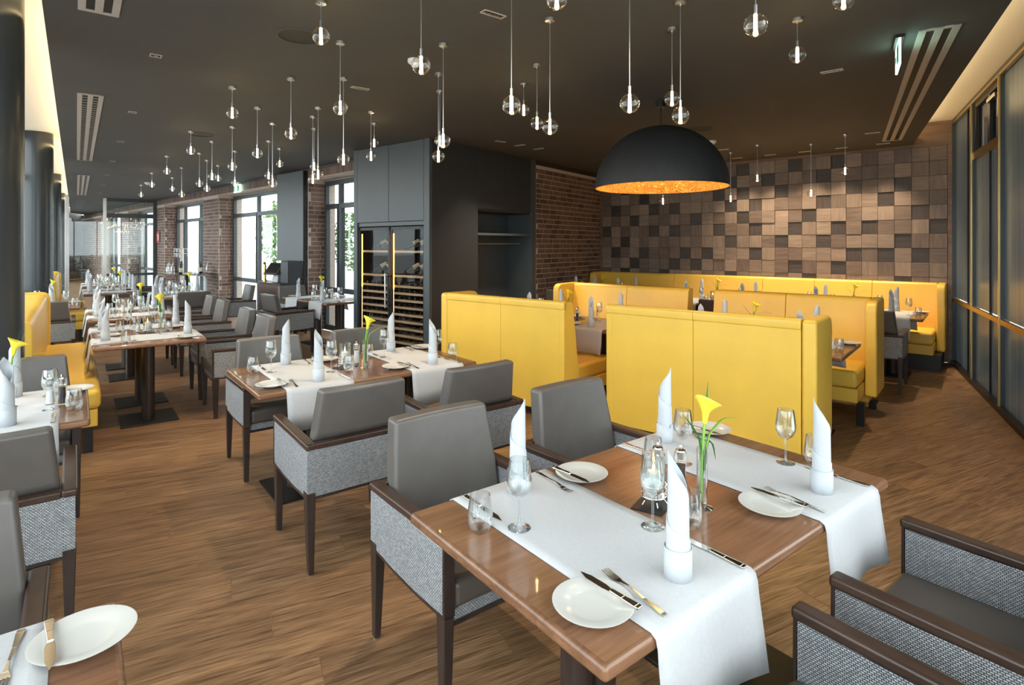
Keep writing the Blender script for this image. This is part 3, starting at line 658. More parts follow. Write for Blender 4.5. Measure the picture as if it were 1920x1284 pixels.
l = bpy.data.lights.new('dome_bulb', 'POINT'); l.energy = 13; l.color = (1, .72, .38); l.shadow_soft_size = .06; q = bpy.data.objects.new('dome_bulb', l); COL.objects.link(q); q.location = (DX, DY, RZ+.27)

# ------------------------------------------------------------------ armchair
def mk_chair():
    e_ = empty('armchair'); hw, d0, d1 = .30, -.29, .29
    for s in (-1, 1):
        x0, x1 = sorted((s*hw, s*(hw-.045)))
        # front leg runs up to the arm
        MB().hexa([(x0+.008, d1-.045, .005), (x1-.008, d1-.045, .005), (x1-.008, d1-.012, .005), (x0+.008, d1-.012, .005), (x0+.003, d1-.055, .372), (x1-.003, d1-.055, .372), (x1-.003, d1, .372), (x0+.003, d1, .372)]).hexa([(x0, d1-.012, .372), (x1, d1-.012, .372), (x1, d1, .372), (x0, d1, .372), (x0, d1-.012, .625), (x1, d1-.012, .625), (x1, d1-.002, .625), (x0, d1-.002, .625)]).build('leg', 'dark_wood', e_, bevel=.003, seg=1)
        MB().hexa([(x0+.01, d0-.005, .005), (x1-.01, d0-.005, .005), (x1-.01, d0+.028, .005), (x0+.01, d0+.028, .005), (x0, d0, .40), (x1, d0, .40), (x1, d0+.055, .40), (x0, d0+.055, .40)]).build('leg', 'dark_wood', e_, bevel=.003, seg=1)
        for yy in (d1-.0285, d0+.0115): MB().cyl(s*(hw-.0225), yy, .011, -.0, .006, 10).build('glide', 'steel', e_)
        # woven side panel with a bowed lower edge
        n_ = 10; lo = [(d0+(d1-.013-d0)*k/n_, .383-.012*math.sin(math.pi*k/n_)) for k in range(n_+1)]
        poly = lo+[(d1-.013, .612), (d0, .605)]
        MB().prism(poly, x0+.003, x1-.003, 'x').build('side_panel', 'weave', e_)
        rl = [(p[0], p[1]-.014) for p in lo]+[(p[0], p[1]) for p in reversed(lo)]
        MB().prism(rl, x0+.002, x1-.004, 'x').build('lower_rail', 'dark_wood', e_)
        MB().prism(rpoly([(x0-.002, .610), (x1+.006, .610), (x1+.006, .642), (x0-.002, .642)], [.002, .002, .012, .012], 3), d0-.002, d1+.004, 'y2').build('arm_rail', 'arm_wood', e_) if False else \
            MB().hexa([(x0-.003, d0-.003, .603), (x1+.006, d0-.003, .603), (x1+.006, d1+.004, .614), (x0-.003, d1+.004, .614), (x0-.003, d0-.003, .635), (x1+.006, d0-.003, .635), (x1+.006, d1+.004, .648), (x0-.003, d1+.004, .648)]).build('arm_rail', 'arm_wood', e_, bevel=.011, seg=3)
    MB().box(-hw+.01, hw-.01, d0+.002, d0+.036, .378, .607).build('rear_panel', 'weave', e_)
    MB().box(-hw+.01, hw-.01, d0, d0+.04, .364, .378).build('lower_rail', 'dark_wood', e_)
    MB().box(-hw+.045, hw-.045, d0-.002, d0+.045, .603, .633).build('rear_rail', 'arm_wood', e_, bevel=.008)
    MB().box(-hw+.045, hw-.045, d1-.045, d1-.02, .345, .385).build('front_apron', 'weave', e_)
    MB().box(-hw+.045, hw-.045, d1-.048, d1-.016, .328, .345).build('front_rail', 'dark_wood', e_)
    MB().box(-hw+.047, hw-.047, d0+.06, d1-.005, .385, .475).build('seat', 'seat_leather', e_, bevel=.022, seg=3)
    # curved back cushion leaning slightly backwards
    rows = []
    m_ = MB(); nx = 8
    def back(x, z, side):
        c_ = .018*(1-(x/.25)**2); rear = -.222 if z < .635 else -.252-.19*(z-.65)-c_
        return (x*(1.0-.40*max(0, z-.635)), rear if side else -.252-.19*(z-.65)-c_+.084, z)
    for side in (0, 1):
        pass
    ring = []
    zs = [.47, .612, .650, .77, .885]
    F_ = [[back(-.25+.5*i/nx, z, 0) for i in range(nx+1)] for z in zs]; B_ = [[back(-.25+.5*i/nx, z, 1) for i in range(nx+1)] for z in zs]
    m_.grid(F_); k0 = len(m_.v); m_.grid([list(reversed(r_)) for r_ in B_])
    W_ = nx+1; nr = len(zs)
    fi = lambda r_, i: r_*W_+i
    bi = lambda r_, i: k0+r_*W_+(nx-i)
    for i in range(nx):
        m_.f.append((fi(nr-1, i), fi(nr-1, i+1), bi(nr-1, i+1), bi(nr-1, i))); m_.f.append((fi(0, i+1), fi(0, i), bi(0, i), bi(0, i+1)))
    for r_ in range(nr-1):
        m_.f.append((fi(r_, 0), fi(r_+1, 0), bi(r_+1, 0), bi(r_, 0))); m_.f.append((fi(r_+1, nx), fi(r_, nx), bi(r_, nx), bi(r_+1, nx)))
    m_.build('backrest', 'leather', e_, bevel=.017, seg=4, ang=50)
    return e_
def chair(fr, x, y, rot, label, group=None):
    o = inst('chair', mk_chair); fr.put(o, x, y, 0, rot); tag(o, label, 'chair', group or 'grey leather and woven armchairs'); return o

# ------------------------------------------------------------------ tables and settings
TL, TW = 1.5, .84
def mk_table():
    e_ = empty('dining_table')
    MB().box(0, TL, 0, TW, .712, .75).build('table_top', 'walnut_top', e_, bevel=.014, seg=4)
    for x in (.38, TL-.38):
        MB().box(x-.22, x+.22, TW/2-.22, TW/2+.22, 0, .014).build('base_plate', 'black_metal', e_, bevel=.003, seg=1)
        for dx in (-.05, .05): MB().cyl(x+dx, TW/2, .048, .014, .70, 20).build('pedestal_column', 'dark_wood', e_, smooth=True)
        MB().box(x-.18, x+.18, TW/2-.18, TW/2+.18, .70, .712).build('top_plate', 'black_metal', e_)
    return e_
def mk_runner():
    w = .41; dr = .245; n_ = 6; rnd = random.Random(4)
    path = [(-.004-.022, .75-dr), (-.016, .75-dr*.6), (-.010, .75-dr*.25), (-.009, .725), (-.004, .7445), (.010, .7527)]
    ys = path+[(TW*k/10, .7527) for k in range(1, 10)]+[(TW-a, z) for a, z in reversed(path)]
    rows = []
    for j, (y, z) in enumerate(ys):
        row = []
        for i in range(n_*2+1):
            s = i/(n_*2); k = max(0, (.74-z)/dr)
            yy = y+(math.sin(s*7+(0 if y < .4 else 2))*.014*k)*(1 if y > .4 else -1); row.append((s*w+.006*k*math.sin(j*1.3), yy-(.006*k if y < .4 else -.006*k), z+.012*k*math.sin(s*3.1)))
        rows.append(row)
    return MB().grid(rows).build('table_runner', 'runner', smooth=True, ang=80, solid=.0022)
def mk_napkin():
    e_ = empty('napkin'); n_ = 52; rows = [[] for _ in range(7)]
    for i in range(n_+1):
        s = i/n_; deg = s*780; a = R(180)+R(deg); rad = .0225+.0085*s
        top = .205+.115*(1-abs(deg-180)/180)**.85 if deg <= 360 else .205-.12*((deg-360)/420)**.9
        for j in range(7):
            z = top*j/6; rr = rad*(1+.10*(1-j/6)); rows[j].append((rr*math.cos(a), rr*math.sin(a), z))
    MB().grid(rows).build('napkin_roll', 'napkin', e_, smooth=True, ang=80, solid=.0016)
    rows = [[], [], []]
    for i in range(30):
        s = i/29; a = R(-40)+s*R(390); rr = .0340+.001*s; t_ = .078-.02*max(0, s-.75)/.25
        for j in range(3): rows[j].append((rr*math.cos(a), rr*math.sin(a), t_*j/2))
    MB().grid(rows).build('napkin_cuff', 'napkin', e_, smooth=True, ang=80, solid=.0018)
    return e_
def mk_plate():
    return MB().lathe([(.0001, .004), (.045, .004), (.048, 0), (.052, .003), (.094, .0155), (.0955, .0175), (.092, .018), (.060, .0085), (.050, .0065), (.0001, .0065)], 40).build('side_plate', 'porcelain', smooth=True, ang=60)
def mk_wine():
    return MB().lathe([(.0001, 0), (.034, .0), (.0345, .0015), (.01, .006), (.0042, .013), (.0038, .085), (.008, .093), (.026, .106), (.036, .128), (.0375, .145), (.034, .178), (.0295, .207), (.0285, .207), (.0328, .178), (.0362, .145), (.0347, .129), (.025, .109), (.0001, .099)], 28).build('wine_glass', 'clear_glass', smooth=True, ang=60)
def mk_tumbler():
    return MB().lathe([(.0001, 0), (.024, 0), (.030, .007), (.0375, .032), (.0375, .055), (.034, .085), (.0305, .108), (.0296, .108), (.0328, .085), (.0362, .055), (.0362, .034), (.028, .013), (.0001, .009)], 28).build('water_glass', 'clear_glass', smooth=True, ang=60)
def blade(m_, pts, ws, th, z0):
    n_ = len(pts)
    for k in range(n_-1):
        (x0, y0, h0), (x1, y1, h1) = pts[k], pts[k+1]
        m_.hexa([(x0-ws[k], y0, z0+h0), (x0+ws[k], y0, z0+h0), (x1+ws[k+1], y1, z0+h1), (x1-ws[k+1], y1, z0+h1), (x0-ws[k], y0, z0+h0+th), (x0+ws[k], y0, z0+h0+th), (x1+ws[k+1], y1, z0+h1+th), (x1-ws[k+1], y1, z0+h1+th)])
def mk_fork():       # along +y, handle end at y=0
    e_ = empty('fork'); h = MB(); blade(h, [(0, 0, .001), (0, .012, .001), (0, .07, .003), (0, .12, .007), (0, .15, .003)], [.007, .0085, .0045, .0028, .006], .003, 0); h.build('handle', 'steel', e_, bevel=.001, seg=1)
    h = MB(); blade(h, [(0, .15, .003), (0, .165, .001)], [.006, .011], .0022, 0)
    h.build('fork_head', 'steel', e_)
    for x in (-.0094, -.0031, .0031, .0094):
        h = MB(); blade(h, [(x, .165, .001), (x, .185, .002), (x, .21, .006)], [.0017, .0016, .0008], .0018, 0); h.build('tine', 'steel', e_)
    return e_
def mk_knife(L=.225, nm='dinner_knife'):
    e_ = empty(nm); k = L/.225; h = MB(); blade(h, [(0, 0, 0), (0, .01, 0), (0, .06*k, 0), (0, .105*k, .001)], [.008, .0095, .0072, .0058], .006, 0); h.build('handle', 'steel', e_, bevel=.0015, seg=2)
    h = MB(); blade(h, [(0, .105*k, .002), (.001, .13*k, .002), (.002, .19*k, .002), (.004, .225*k, .002)], [.006, .0095, .0095, .001], .0016, 0); h.build('blade', 'steel', e_)
    return e_
def mk_butter(): return mk_knife(.185, 'butter_knife')
def mk_vase():
    e_ = empty('flower_vase'); MB().lathe([(.0001, .001), (.034, .001), (.034, .003), (.016, .010), (.0165, .014), (.0175, .195), (.0168, .195), (.0158, .02), (.0001, .016)], 24).build('glass_tube', 'clear_glass', e_, smooth=True, ang=60)
    def stem(p, r_, nm='stem'): return MB().tube(p, r_, 8).build(nm, 'green_stem', e_, smooth=True)
    s_ = stem([(-.006, 0, .022), (-.004, 0, .12), (.006, 0, .22), (.014, .0, .275)], [.0055, .005, .0045, .004])
    # calla bloom: flared funnel
    m_ = MB(); rows = []; nn = 20
    for j in range(9):
        t_ = j/8; row = []
        for i in range(nn+1):
            a = 2*math.pi*i/nn; rr = .006+.010*t_+.028*max(0, t_-.45)**1.5*2.2*(1+.35*math.cos(a))
            tip = .030*max(0, t_-.5)*math.cos(a)*1.6
            row.append((.014+rr*math.cos(a)+.012*t_, rr*math.sin(a), .268+.075*t_+tip*(-1)*.6+.02*max(0, t_-.6)*math.cos(a-R(180))))
        rows.append(row)
    m_.grid(rows); m_.build('calla_bloom', 'calla', e_, smooth=True, ang=80, solid=.0012)
    MB().tube([(.016, 0, .28), (.026, 0, .33)], [.003, .0022], 6).build('spadix', 'calla', e_, smooth=True)
    for k, (pts) in enumerate((((.004, 0, .1), (.012, .002, .24), (.030, .004, .33), (.042, .006, .40)), ((.004, .004, .1), (.018, .008, .24), (.045, .010, .32), (.058, .012, .375)), ((-.004, 0, .1), (-.002, .004, .22), (-.05, .01, .28), (-.085, .014, .315)), ((.006, -.004, .12), (.02, -.006, .23), (.10, -.012, .275), (.165, -.02, .265)), ((.006, 0, .12), (.02, -.008, .22), (.04, -.014, .20), (.052, -.016, .15)))):
        rows = []; pts = [Vector(p) for p in pts]
        for j in range(9):
            t_ = j/8*3; i = min(int(t_), 2); f_ = t_-i; p = pts[i].lerp(pts[i+1], f_); w_ = .0042*math.sin(math.pi*min(1, .12+j/8*.88))+.0003
            rows.append([(p.x, p.y-w_, p.z), (p.x, p.y, p.z-.001), (p.x, p.y+w_, p.z)])
        MB().grid(rows).build('leaf', 'leaf_dark' if k % 2 == 0 else 'green_stem', e_, smooth=True, ang=80, solid=.0008)
    return e_
def mk_candle():
    e_ = empty('candle_lantern'); MB().box(-.075, .075, -.05, .05, 0, .004).build('tray', 'black_metal', e_)
    for z in (.030, .048, .066):
        MB().tube([(.041*math.cos(a), .041*math.sin(a), z) for a in [2*math.pi*k/20 for k in range(21)]], .0018, 6, False).build('wire_ring', 'steel', e_, smooth=True)
    for k in range(5):
        a = 2*math.pi*k/5; MB().tube([(.044*math.cos(a), .044*math.sin(a), .0045), (.034*math.cos(a), .034*math.sin(a), .018), (.041*math.cos(a), .041*math.sin(a), .03), (.041*math.cos(a), .041*math.sin(a), .068)], .0018, 6).build('wire_leg', 'steel', e_, smooth=True)
    MB().lathe([(.0001, .026), (.0375, .026), (.0375, .165), (.0363, .165), (.0363, .029), (.0001, .029)], 24).build('glass_cylinder', 'clear_glass', e_, smooth=True, ang=60)
    MB().lathe([(.0001, .03), (.024, .03), (.024, .105), (.02, .107), (.0001, .102)], 20).build('candle', 'wax', e_, smooth=True, ang=50)
    MB().lathe([(.0001, .108), (.004, .114), (.0045, .12), (.002, .13), (.0001, .137)], 10).build('flame', 'flame', e_, smooth=True)
    return e_
def mk_mill(fill):
    e_ = empty('salt_mill' if fill == 'salt' else 'pepper_grinder')
    MB().lathe([(.0001, 0), (.023, 0), (.0235, .01), (.0195, .045), (.0175, .075), (.021, .098), (.021, .104), (.0001, .104)], 20).build('glass_body', 'clear_glass', e_, smooth=True, ang=60)
    MB().lathe([(.0001, .006), (.0195, .006), (.016, .045), (.0145, .075), (.0165, .09), (.0001, .09)], 14).build('filling', fill, e_, smooth=True)
    MB().lathe([(.0001, .104), (.0215, .104), (.0235, .118), (.022, .135), (.0001, .137)], 20).build('glass_head', 'clear_glass', e_, smooth=True, ang=60)
    MB().lathe([(.0001, .106), (.010, .106), (.012, .132), (.018, .137), (.017, .142), (.006, .147), (.0065, .152), (.003, .158), (.0001, .158)], 16).build('steel_cap', 'steel', e_, smooth=True)
    return e_
def item(key, bld, fr, x, y, z, rot, label, cat, group):
    o = inst(key, bld); fr.put(o, x, y, z, rot); tag(o, label, cat, group); return o
ZT, ZR = .7502, .7540
def setting(fr, desc, seats, runners=(0, 1), centre=True, rich=True, cutlery=True, run=('first', 'second'), side=('near', 'far')):
    """seats: (k, side): k = 0/1 along the table, side 0 = near long edge, 1 = far long edge."""
    for k in runners:
        o = inst('runner', mk_runner); fr.put(o, (.155, .968)[k], 0, 0); tag(o, 'pale linen %s runner across the %s' % (run[k], desc), 'table runner', 'runners across the '+desc)
    for k, s in seats:
        vc = (.365, 1.175)[k]
        if s == 0: X = lambda x: vc+x; Yy = lambda y: y; ro = 0
        else: X = lambda x: vc-x+.01; Yy = lambda y: TW-y; ro = math.pi
        g_ = ' on the '+desc; w_ = ', %s side of the %s runner, %s' % (side[s], run[k], desc)
        item('napkin', mk_napkin, fr, X(.012), Yy(.10), ZR, ro+R(120), 'rolled pale napkin'+w_, 'napkin', 'rolled napkins'+g_)
        item('plate', mk_plate, fr, X(-.250), Yy(.145), ZR, ro, 'white plate'+w_, 'plate', 'side plates'+g_)
        if cutlery:
            item('butter', mk_butter, fr, X(-.190), Yy(.055), .7725, ro+R(3), 'plate knife'+w_, 'knife', 'butter knives'+g_)
            item('fork', mk_fork, fr, X(-.142), Yy(.02), ZR, ro-R(6), 'steel fork'+w_, 'fork', 'forks'+g_)
            item('knife', mk_knife, fr, X(.180), Yy(.012), ZR, ro, 'dinner knife'+w_, 'knife', 'dinner knives'+g_)
        item('wine', mk_wine, fr, X(.165), Yy(.30), ZR, ro, 'wine glass'+w_, 'wine glass', 'wine glasses'+g_)
        item('tumbler', mk_tumbler, fr, X(.262), Yy(.235), ZT, ro, 'stemless glass'+w_, 'water glass', 'water glasses'+g_)
    if centre:
        item('candle', mk_candle, fr, .662, .40, ZT, R(20), 'candle in a glass cylinder on the '+desc, 'candle', 'candles')
        item('salt', lambda: mk_mill('salt'), fr, .775, .47, ZT, 0, 'glass salt mill with steel cap on the '+desc, 'salt mill', 'salt mills')
        item('pep', lambda: mk_mill('pepper'), fr, .815, .405, ZT, 0, 'glass mill of dark peppercorns on the '+desc, 'pepper mill', 'pepper grinders')
        item('vase', mk_vase, fr, .762, .285, ZT, 0, 'glass vase with yellow calla lily on the '+desc, 'vase', 'calla lily vases')
def table(fr, desc_label): o = inst('table', mk_table); fr.put(o); tag(o, desc_label, 'table', 'walnut dining tables'); return o
ALL = [(0, 0), (1, 0), (0, 1), (1, 1)]
T1 = Frame(.187, 1.128, UA); T2 = Frame(-1.44, 3.194, UA)
table(T1, 'walnut table with two runners before the closed yellow booth back'); setting(T1, 'table before the yellow booth', ALL, run=('aisle-end', 'screen-end'), side=('open', 'booth'))
table(T2, 'walnut table with two runners before the wine cabinet'); setting(T2, 'table before the wine cabinet', ALL, run=('aisle-end', 'booth-end'), side=('open', 'cooler'))
for x, y, ro, lb in ((.40, -.345, 0, 'armchair facing the booth across the big table, at the aisle-end runner'), (1.18, -.345, 0, 'armchair facing the booth across the big table, at the screen-end runner'), (.41, 1.10, math.pi, 'grey leather armchair, woven side showing, at the aisle end of the big table'), (1.18, 1.10, math.pi, 'grey leather armchair between the big table and the yellow booth back')): chair(T1, x, y, ro, lb)
for x, y, ro, lb in ((.36, -.37, 0, 'woven-backed armchair facing the wine cooler, beside the open floor'), (1.10, -.37, 0, 'woven-backed armchair facing the wine cooler, beside the yellow booth'), (.37, .96, math.pi, 'grey leather armchair behind the wine cabinet table, next to the aisle'), (1.10, .96, math.pi, 'grey leather armchair directly in front of the wine cooler')): chair(T2, x, y, ro, lb)
T6 = Frame(*LV(0, -1.5), UA); table(T6, 'walnut table beside the first column, before the yellow bench'); setting(T6, 'table beside the first column', [(1, 0), (1, 1)], (1,), False, run=('', 'aisle-end'), side=('open', 'bench'))
for key, bl, x, y, lb, c in (('vase', mk_vase, 1.17, .48, 'glass vase with yellow calla lily on the table beside the first column', 'vase'), ('salt', None, 1.335, .43, 'glass salt mill on the table beside the first column', 'salt mill'), ('pep', None, 1.385, .39, 'glass pepper mill on the table beside the first column', 'pepper mill')):
    item(key, bl, T6, x, y, ZR, 0, lb, c, None)
chair(T6, 1.144, -.32, 0, 'armchair facing the yellow bench across the table beside the first column'); chair(T6, 1.17, 1.0, math.pi, 'armchair between the first column table and the yellow bench')
T7 = Frame(-1.622, -.226, UA); table(T7, 'walnut table of which one corner with a plate shows'); setting(T7, 'corner table by leather armchairs', [(1, 1)], (1,), False, run=('', 'aisle-end'), side=('', 'chair'))
chair(T7, 1.06, 1.10, math.pi, 'grey leather armchair facing the corner table with the single plate')
# row of tables along the yellow bench
A3 = (-2.79, 5.15); U3 = UA+R(90)
def row_frame(s, off=0): return Frame(A3[0]+U[0]*s+V[0]*off, A3[1]+U[1]*s+V[1]*off, U3)
rows_ = ((0, 'first bench table'), (2.1, 'second bench table'), (6.3, 'table near the glass partition'), (8.5, 'table at the glass partition'))
for k, (s, d) in enumerate(rows_):
    fr = row_frame(s); table(fr, 'walnut table on twin pedestals, the '+d); setting(fr, d, ALL, (0, 1), True, True, k < 2, run=('room-end', 'partition-end'), side=('aisle', 'bench'))
    chair(fr, .26, -.33, 0, 'grey armchair, aisle side of the %s, room end' % d); chair(fr, 1.05, -.33, 0, 'grey armchair, aisle side of the %s, partition end' % d)
T8 = Frame(*LV(6.3, -1.5), UA); table(T8, 'walnut table between the two yellow benches'); setting(T8, 'table between two yellow benches', [(1, 0), (1, 1)], (1,), False, run=('', 'aisle-end'), side=('room', 'partition'))
item('vase', mk_vase, T8, 1.17, .46, ZR, 0, 'glass vase with yellow calla lily on the table between two yellow benches', 'vase', None)
chair(T8, 1.144, -.32, 0, 'armchair behind the tall yellow bench end')
T16 = Frame(-4.94, 9.41, U3); table(T16, 'walnut table in the middle of the wing, short end towards the room'); setting(T16, 'table in mid wing', ALL, (0, 1), True, True, False, run=('room-end', 'partition-end'), side=('window', 'column'))
chair(T16, -.40, .42, R(-90), 'dark armchair with its back to the room at the mid-wing table'); chair(T16, .40, -.36, 0, 'armchair on the window side of the mid-wing table')
T15 = Frame(*BF.pt(.76, .87), math.atan2(-.70, .714)); table(T15, 'walnut table in the niche between the wine cabinet and the window'); setting(T15, 'niche table beside wine cabinet', [(0, 0), (1, 0)], (0, 1), True, True, False, run=('post-end', 'cooler-end'), side=('room', 'window'))
chair(T15, -.34, .42, R(-90), 'armchair beside the brass post at the niche table'); chair(T15, .92, -.33, 0, 'armchair with its woven back to the room at the niche table')

# ------------------------------------------------------------------ yellow booth benches
RA = math.atan2(-.643, .766)
RF = Frame(.466, 5.02, RA)
H_ = 1.085
def bench(L, n_, wing, plinth=False, depth=.86, out=True, wdep=.50):
    """outer back face at y=0, seat towards +y, x from 0 to L."""
    e_ = empty('booth_bench'); wl = .10 if 'l' in wing else 0; wr = .10 if 'r' in wing else 0; tk = .13
    a, c = wl, L-wr; st_ = (c-a)/n_
    z0 = .085 if not plinth else .2
    for i in range(n_):
        x0, x1 = a+i*st_+.0015, a+(i+1)*st_-.0015
        prof = rpoly([(0, z0), (.21, z0), (.23, .46), (.145, H_-.02), (.14, H_), (0.012, H_), (0, H_-.01)], [0, 0, .02, .0, .04, .03, .0], 5)
        prof = rpoly([(.008, z0), (.22, z0), (.235, .47), (.14, H_), (.008, H_)], [0, 0, 0, .05, .03], 6)
        MB().prism(prof, x0, x1, 'x').build('back_cushion', 'yellow_leather', e_, smooth=True, bevel=.006, seg=2, ang=25)
        if out:  # rolled band along the top of the outer back
            prof = rpoly([(-.006, H_-.068), (.03, H_-.068), (.05, H_+.008), (-.006, H_+.008)], [.012, 0, .02, .03], 5)
            MB().prism(prof, x0, x1, 'x').build('top_band', 'yellow_leather', e_, smooth=True, ang=30)
    if out:
        for x0 in ([a-.001] if not wl else [])+([c-.052] if not wr else []):
            MB().box(x0, x0+.053, -.004, .02, z0, H_-.07).build('edge_band', 'yellow_leather', e_, bevel=.006)
        for i in range(n_): MB().box(a+i*st_+.0015, a+(i+1)*st_-.0015, .002, .0095, z0, H_-.05).build('outer_panel', 'yellow_leather', e_, bevel=.002)
    for s, wd in (('l', wl), ('r', wr)):
        if not wd: continue
        x0, x1 = (0, wd) if s == 'l' else (L-wd, L)
        prof = rpoly([(-.004, z0 if out else .2), (.22, z0 if out else .2), (.24, .2), (wdep, .2), (wdep, H_), (-.004, H_+.004)], [0, 0, 0, .03, .10, .04], 7)
        MB().prism(prof, x0+.002, x1-.002, 'x').build('wing', 'yellow_leather', e_, smooth=True, bevel=.022, seg=3, ang=25)
    sx0, sx1 = a+.003, c-.003; ns = n_ if plinth else 1
    for i in range(ns):
        q0, q1 = sx0+(sx1-sx0)*i/ns, sx0+(sx1-sx0)*(i+1)/ns
        MB().box(q0+.002, q1-.002, .225, depth, .335, .488).build('seat_cushion', 'yellow_leather', e_, bevel=.035, seg=4)
    MB().box(sx0, sx1, .225, depth-.015, .21, .333).build('seat_base', 'yellow_leather', e_, bevel=.008)
    if plinth: MB().box(.03, L-.03, .03, depth-.10, 0, .2).build('plinth', 'black_metal', e_)
    else:
        for x in (.09, L-.09):
            for y in (.07, depth-.10): MB().box(x-.03, x+.03, y-.03, y+.03, 0, .21 if y > .2 else .086).build('leg', 'black_metal', e_, bevel=.003, seg=1)
        MB().box(.05, L-.05, .03, .06, .05, .086).build('base_rail', 'black_metal', e_)
    return e_
def put_bench(o, x, y, flip, L, label):
    if flip: RF.put(o, x+L, y, 0, math.pi)
    else: RF.put(o, x, y, 0)
    tag(o, label, 'bench')
put_bench(bench(1.61, 2, 'l'), -1.61, 0, False, 1.61, 'yellow leather booth bench, outer back to the room, next to the wardrobe')
put_bench(bench(1.62, 2, 'r'), .39, .07, False, 1.62, 'yellow leather booth bench, outer back towards the big set table')
put_bench(bench(1.72, 2, 'r', out=False), -1.52, 2.42, True, 1.72, 'yellow leather booth bench with its seat facing the wardrobe-side booth table')
put_bench(bench(1.62, 2, 'l', out=False), .50, 2.42, True, 1.62, 'yellow leather booth bench facing the screens-side booth table, on black legs')
put_bench(bench(5.42, 7, 'lr', True, out=False, wdep=.42), -2.94, 5.50, True, 5.42, 'long yellow leather banquette along the wood block wall')
def rtable(x, y): return Frame(*RF.pt(x, y), RA)
for x, y, d in ((-1.42, .72, 'booth table by the wardrobe'), (.55, .70, 'booth table by the screens'), (.83, 3.82, 'banquette table by the screens'), (-.90, 3.82, 'middle banquette table'), (-2.85, 3.82, 'banquette table by brick wall')):
    fr = rtable(x, y); table(fr, 'walnut table, the '+d); setting(fr, d, ALL, (0, 1), True, True, False, run=('wardrobe-end', 'screen-end'), side=('room', 'wall'))
# a runner hanging over the end of the wardrobe-side booth table
chair(RF, 1.90, 3.42, 0, 'grey armchair facing the long banquette near the screens'); chair(RF, .20, 3.42, 0, 'armchair showing between two yellow booth benches'); chair(RF, -2.3, 3.42, 0, 'armchair facing the banquette next to the brick wall')
chair(RF, -.55, 3.42, 0, 'armchair hidden behind the booth bench at the middle banquette table')

# ------------------------------------------------------------------ yellow benches along the glass front
def wall_bench(u0, u1, label):
    e_ = empty('wall_bench'); fr = Frame(*LV(u0, 0), UA); fr.put(e_); L = u1-u0; tag(e_, label, 'bench')   # x = v, y = u
    prof = rpoly([(-.62, .1), (-.30, .1), (-.30, .47), (-.305, 1.05), (-.62, 1.05)], [0, 0, 0, .07, .02], 6)
    m_ = MB().prism([(p[1], p[0]) for p in prof], 0, L-.14, 'y'); m_.build('backrest', 'yellow_leather', e_, smooth=True, bevel=.01, ang=25)
    prof = rpoly([(-.95, .1), (-.28, .1), (-.28, 1.07), (-.95, 1.07)], [0, 0, .09, .02], 6)
    m_ = MB().prism([(p[1], p[0]) for p in prof], L-.13, L, 'y'); m_.build('end_panel', 'yellow_leather', e_, smooth=True, bevel=.012, ang=25)
    MB().box(-.36, .10, 0, L-.14, .335, .485).build('seat_cushion', 'yellow_leather', e_, bevel=.04, seg=4); MB().box(-.36, .08, .01, L-.15, .20, .333).build('seat_base', 'yellow_leather', e_, bevel=.01)
    for y in (.06, L/2, L-.2):
        for x in (-.5, .02): MB().box(x-.03, x+.03, y-.03, y+.03, 0, .2 if x > -.3 else .1).build('leg', 'black_metal', e_)
wall_bench(1.95, 4.85, 'yellow leather bench along the glass front behind the first column'); wall_bench(8.3, 11.1, 'farther yellow leather bench along the glass front')

# ------------------------------------------------------------------ drinks table near the third window
dx, dy = -7.9, 13.7
o = empty('drinks_table'); o.location = (dx, dy, 0); tag(o, 'round tiered drinks table crowded with bottles near the window', 'table')
MB().lathe([(.0001, .88), (.55, .88), (.55, .90), (.0001, .90)], 32).build('table_top', 'walnut_front', o, smooth=True, ang=40); MB().cyl(0, 0, .05, .015, .88).build('pedestal_column', 'black_metal', o, smooth=True); MB().cyl(0, 0, .30, 0, .015, 24).build('base_plate', 'black_metal', o)
rk = empty('glass_rack'); rk.location = (dx-.12, dy+.05, .90); tag(rk, 'wire rack with hanging glasses on the drinks table', 'rack')
MB().cyl(0, 0, .012, 0, .62, 8).build('pole', 'brushed', rk); MB().cyl(0, 0, .10, 0, .01, 16).build('base', 'brushed', rk)
for z in (.60, .48):
    MB().box(-.24, .24, -.006, .006, z, z+.012).box(-.006, .006, -.24, .24, z, z+.012).build('rack_arm', 'white_paint', rk)
    for k in range(4):
        a = R(90*k); g_ = MB().lathe([(.02, 0), (.03, -.01), (.03, -.07), (.024, -.085)], 12).build('hanging_glass', 'clear_glass', rk, smooth=True); g_.location = (.2*math.cos(a), .2*math.sin(a), z)
rnd = random.Random(6)
def mk_spirit(): return MB().lathe([(.0001, 0), (.038, 0), (.04, .01), (.04, .15), (.016, .20), (.014, .27), (.0001, .27)], 14).build('spirit_bottle', 'clear_glass', smooth=True)
for k in range(11):
    a = k*.571+.2; r_ = .30+.16*(k % 2)
    b = inst('label', None) if k % 4 == 0 else inst('spirit', mk_spirit)
    b.location = (dx+r_*math.cos(a), dy+r_*math.sin(a), .90); b.rotation_euler = (0, 0, a)
    if k % 4 == 0: tag(b, 'dark labelled bottle standing on the round drinks table', 'bottle', 'dark bottles on the drinks table')
    else: tag(b, 'clear spirit bottle standing on the round drinks table', 'bottle', 'clear bottles on the drinks table')

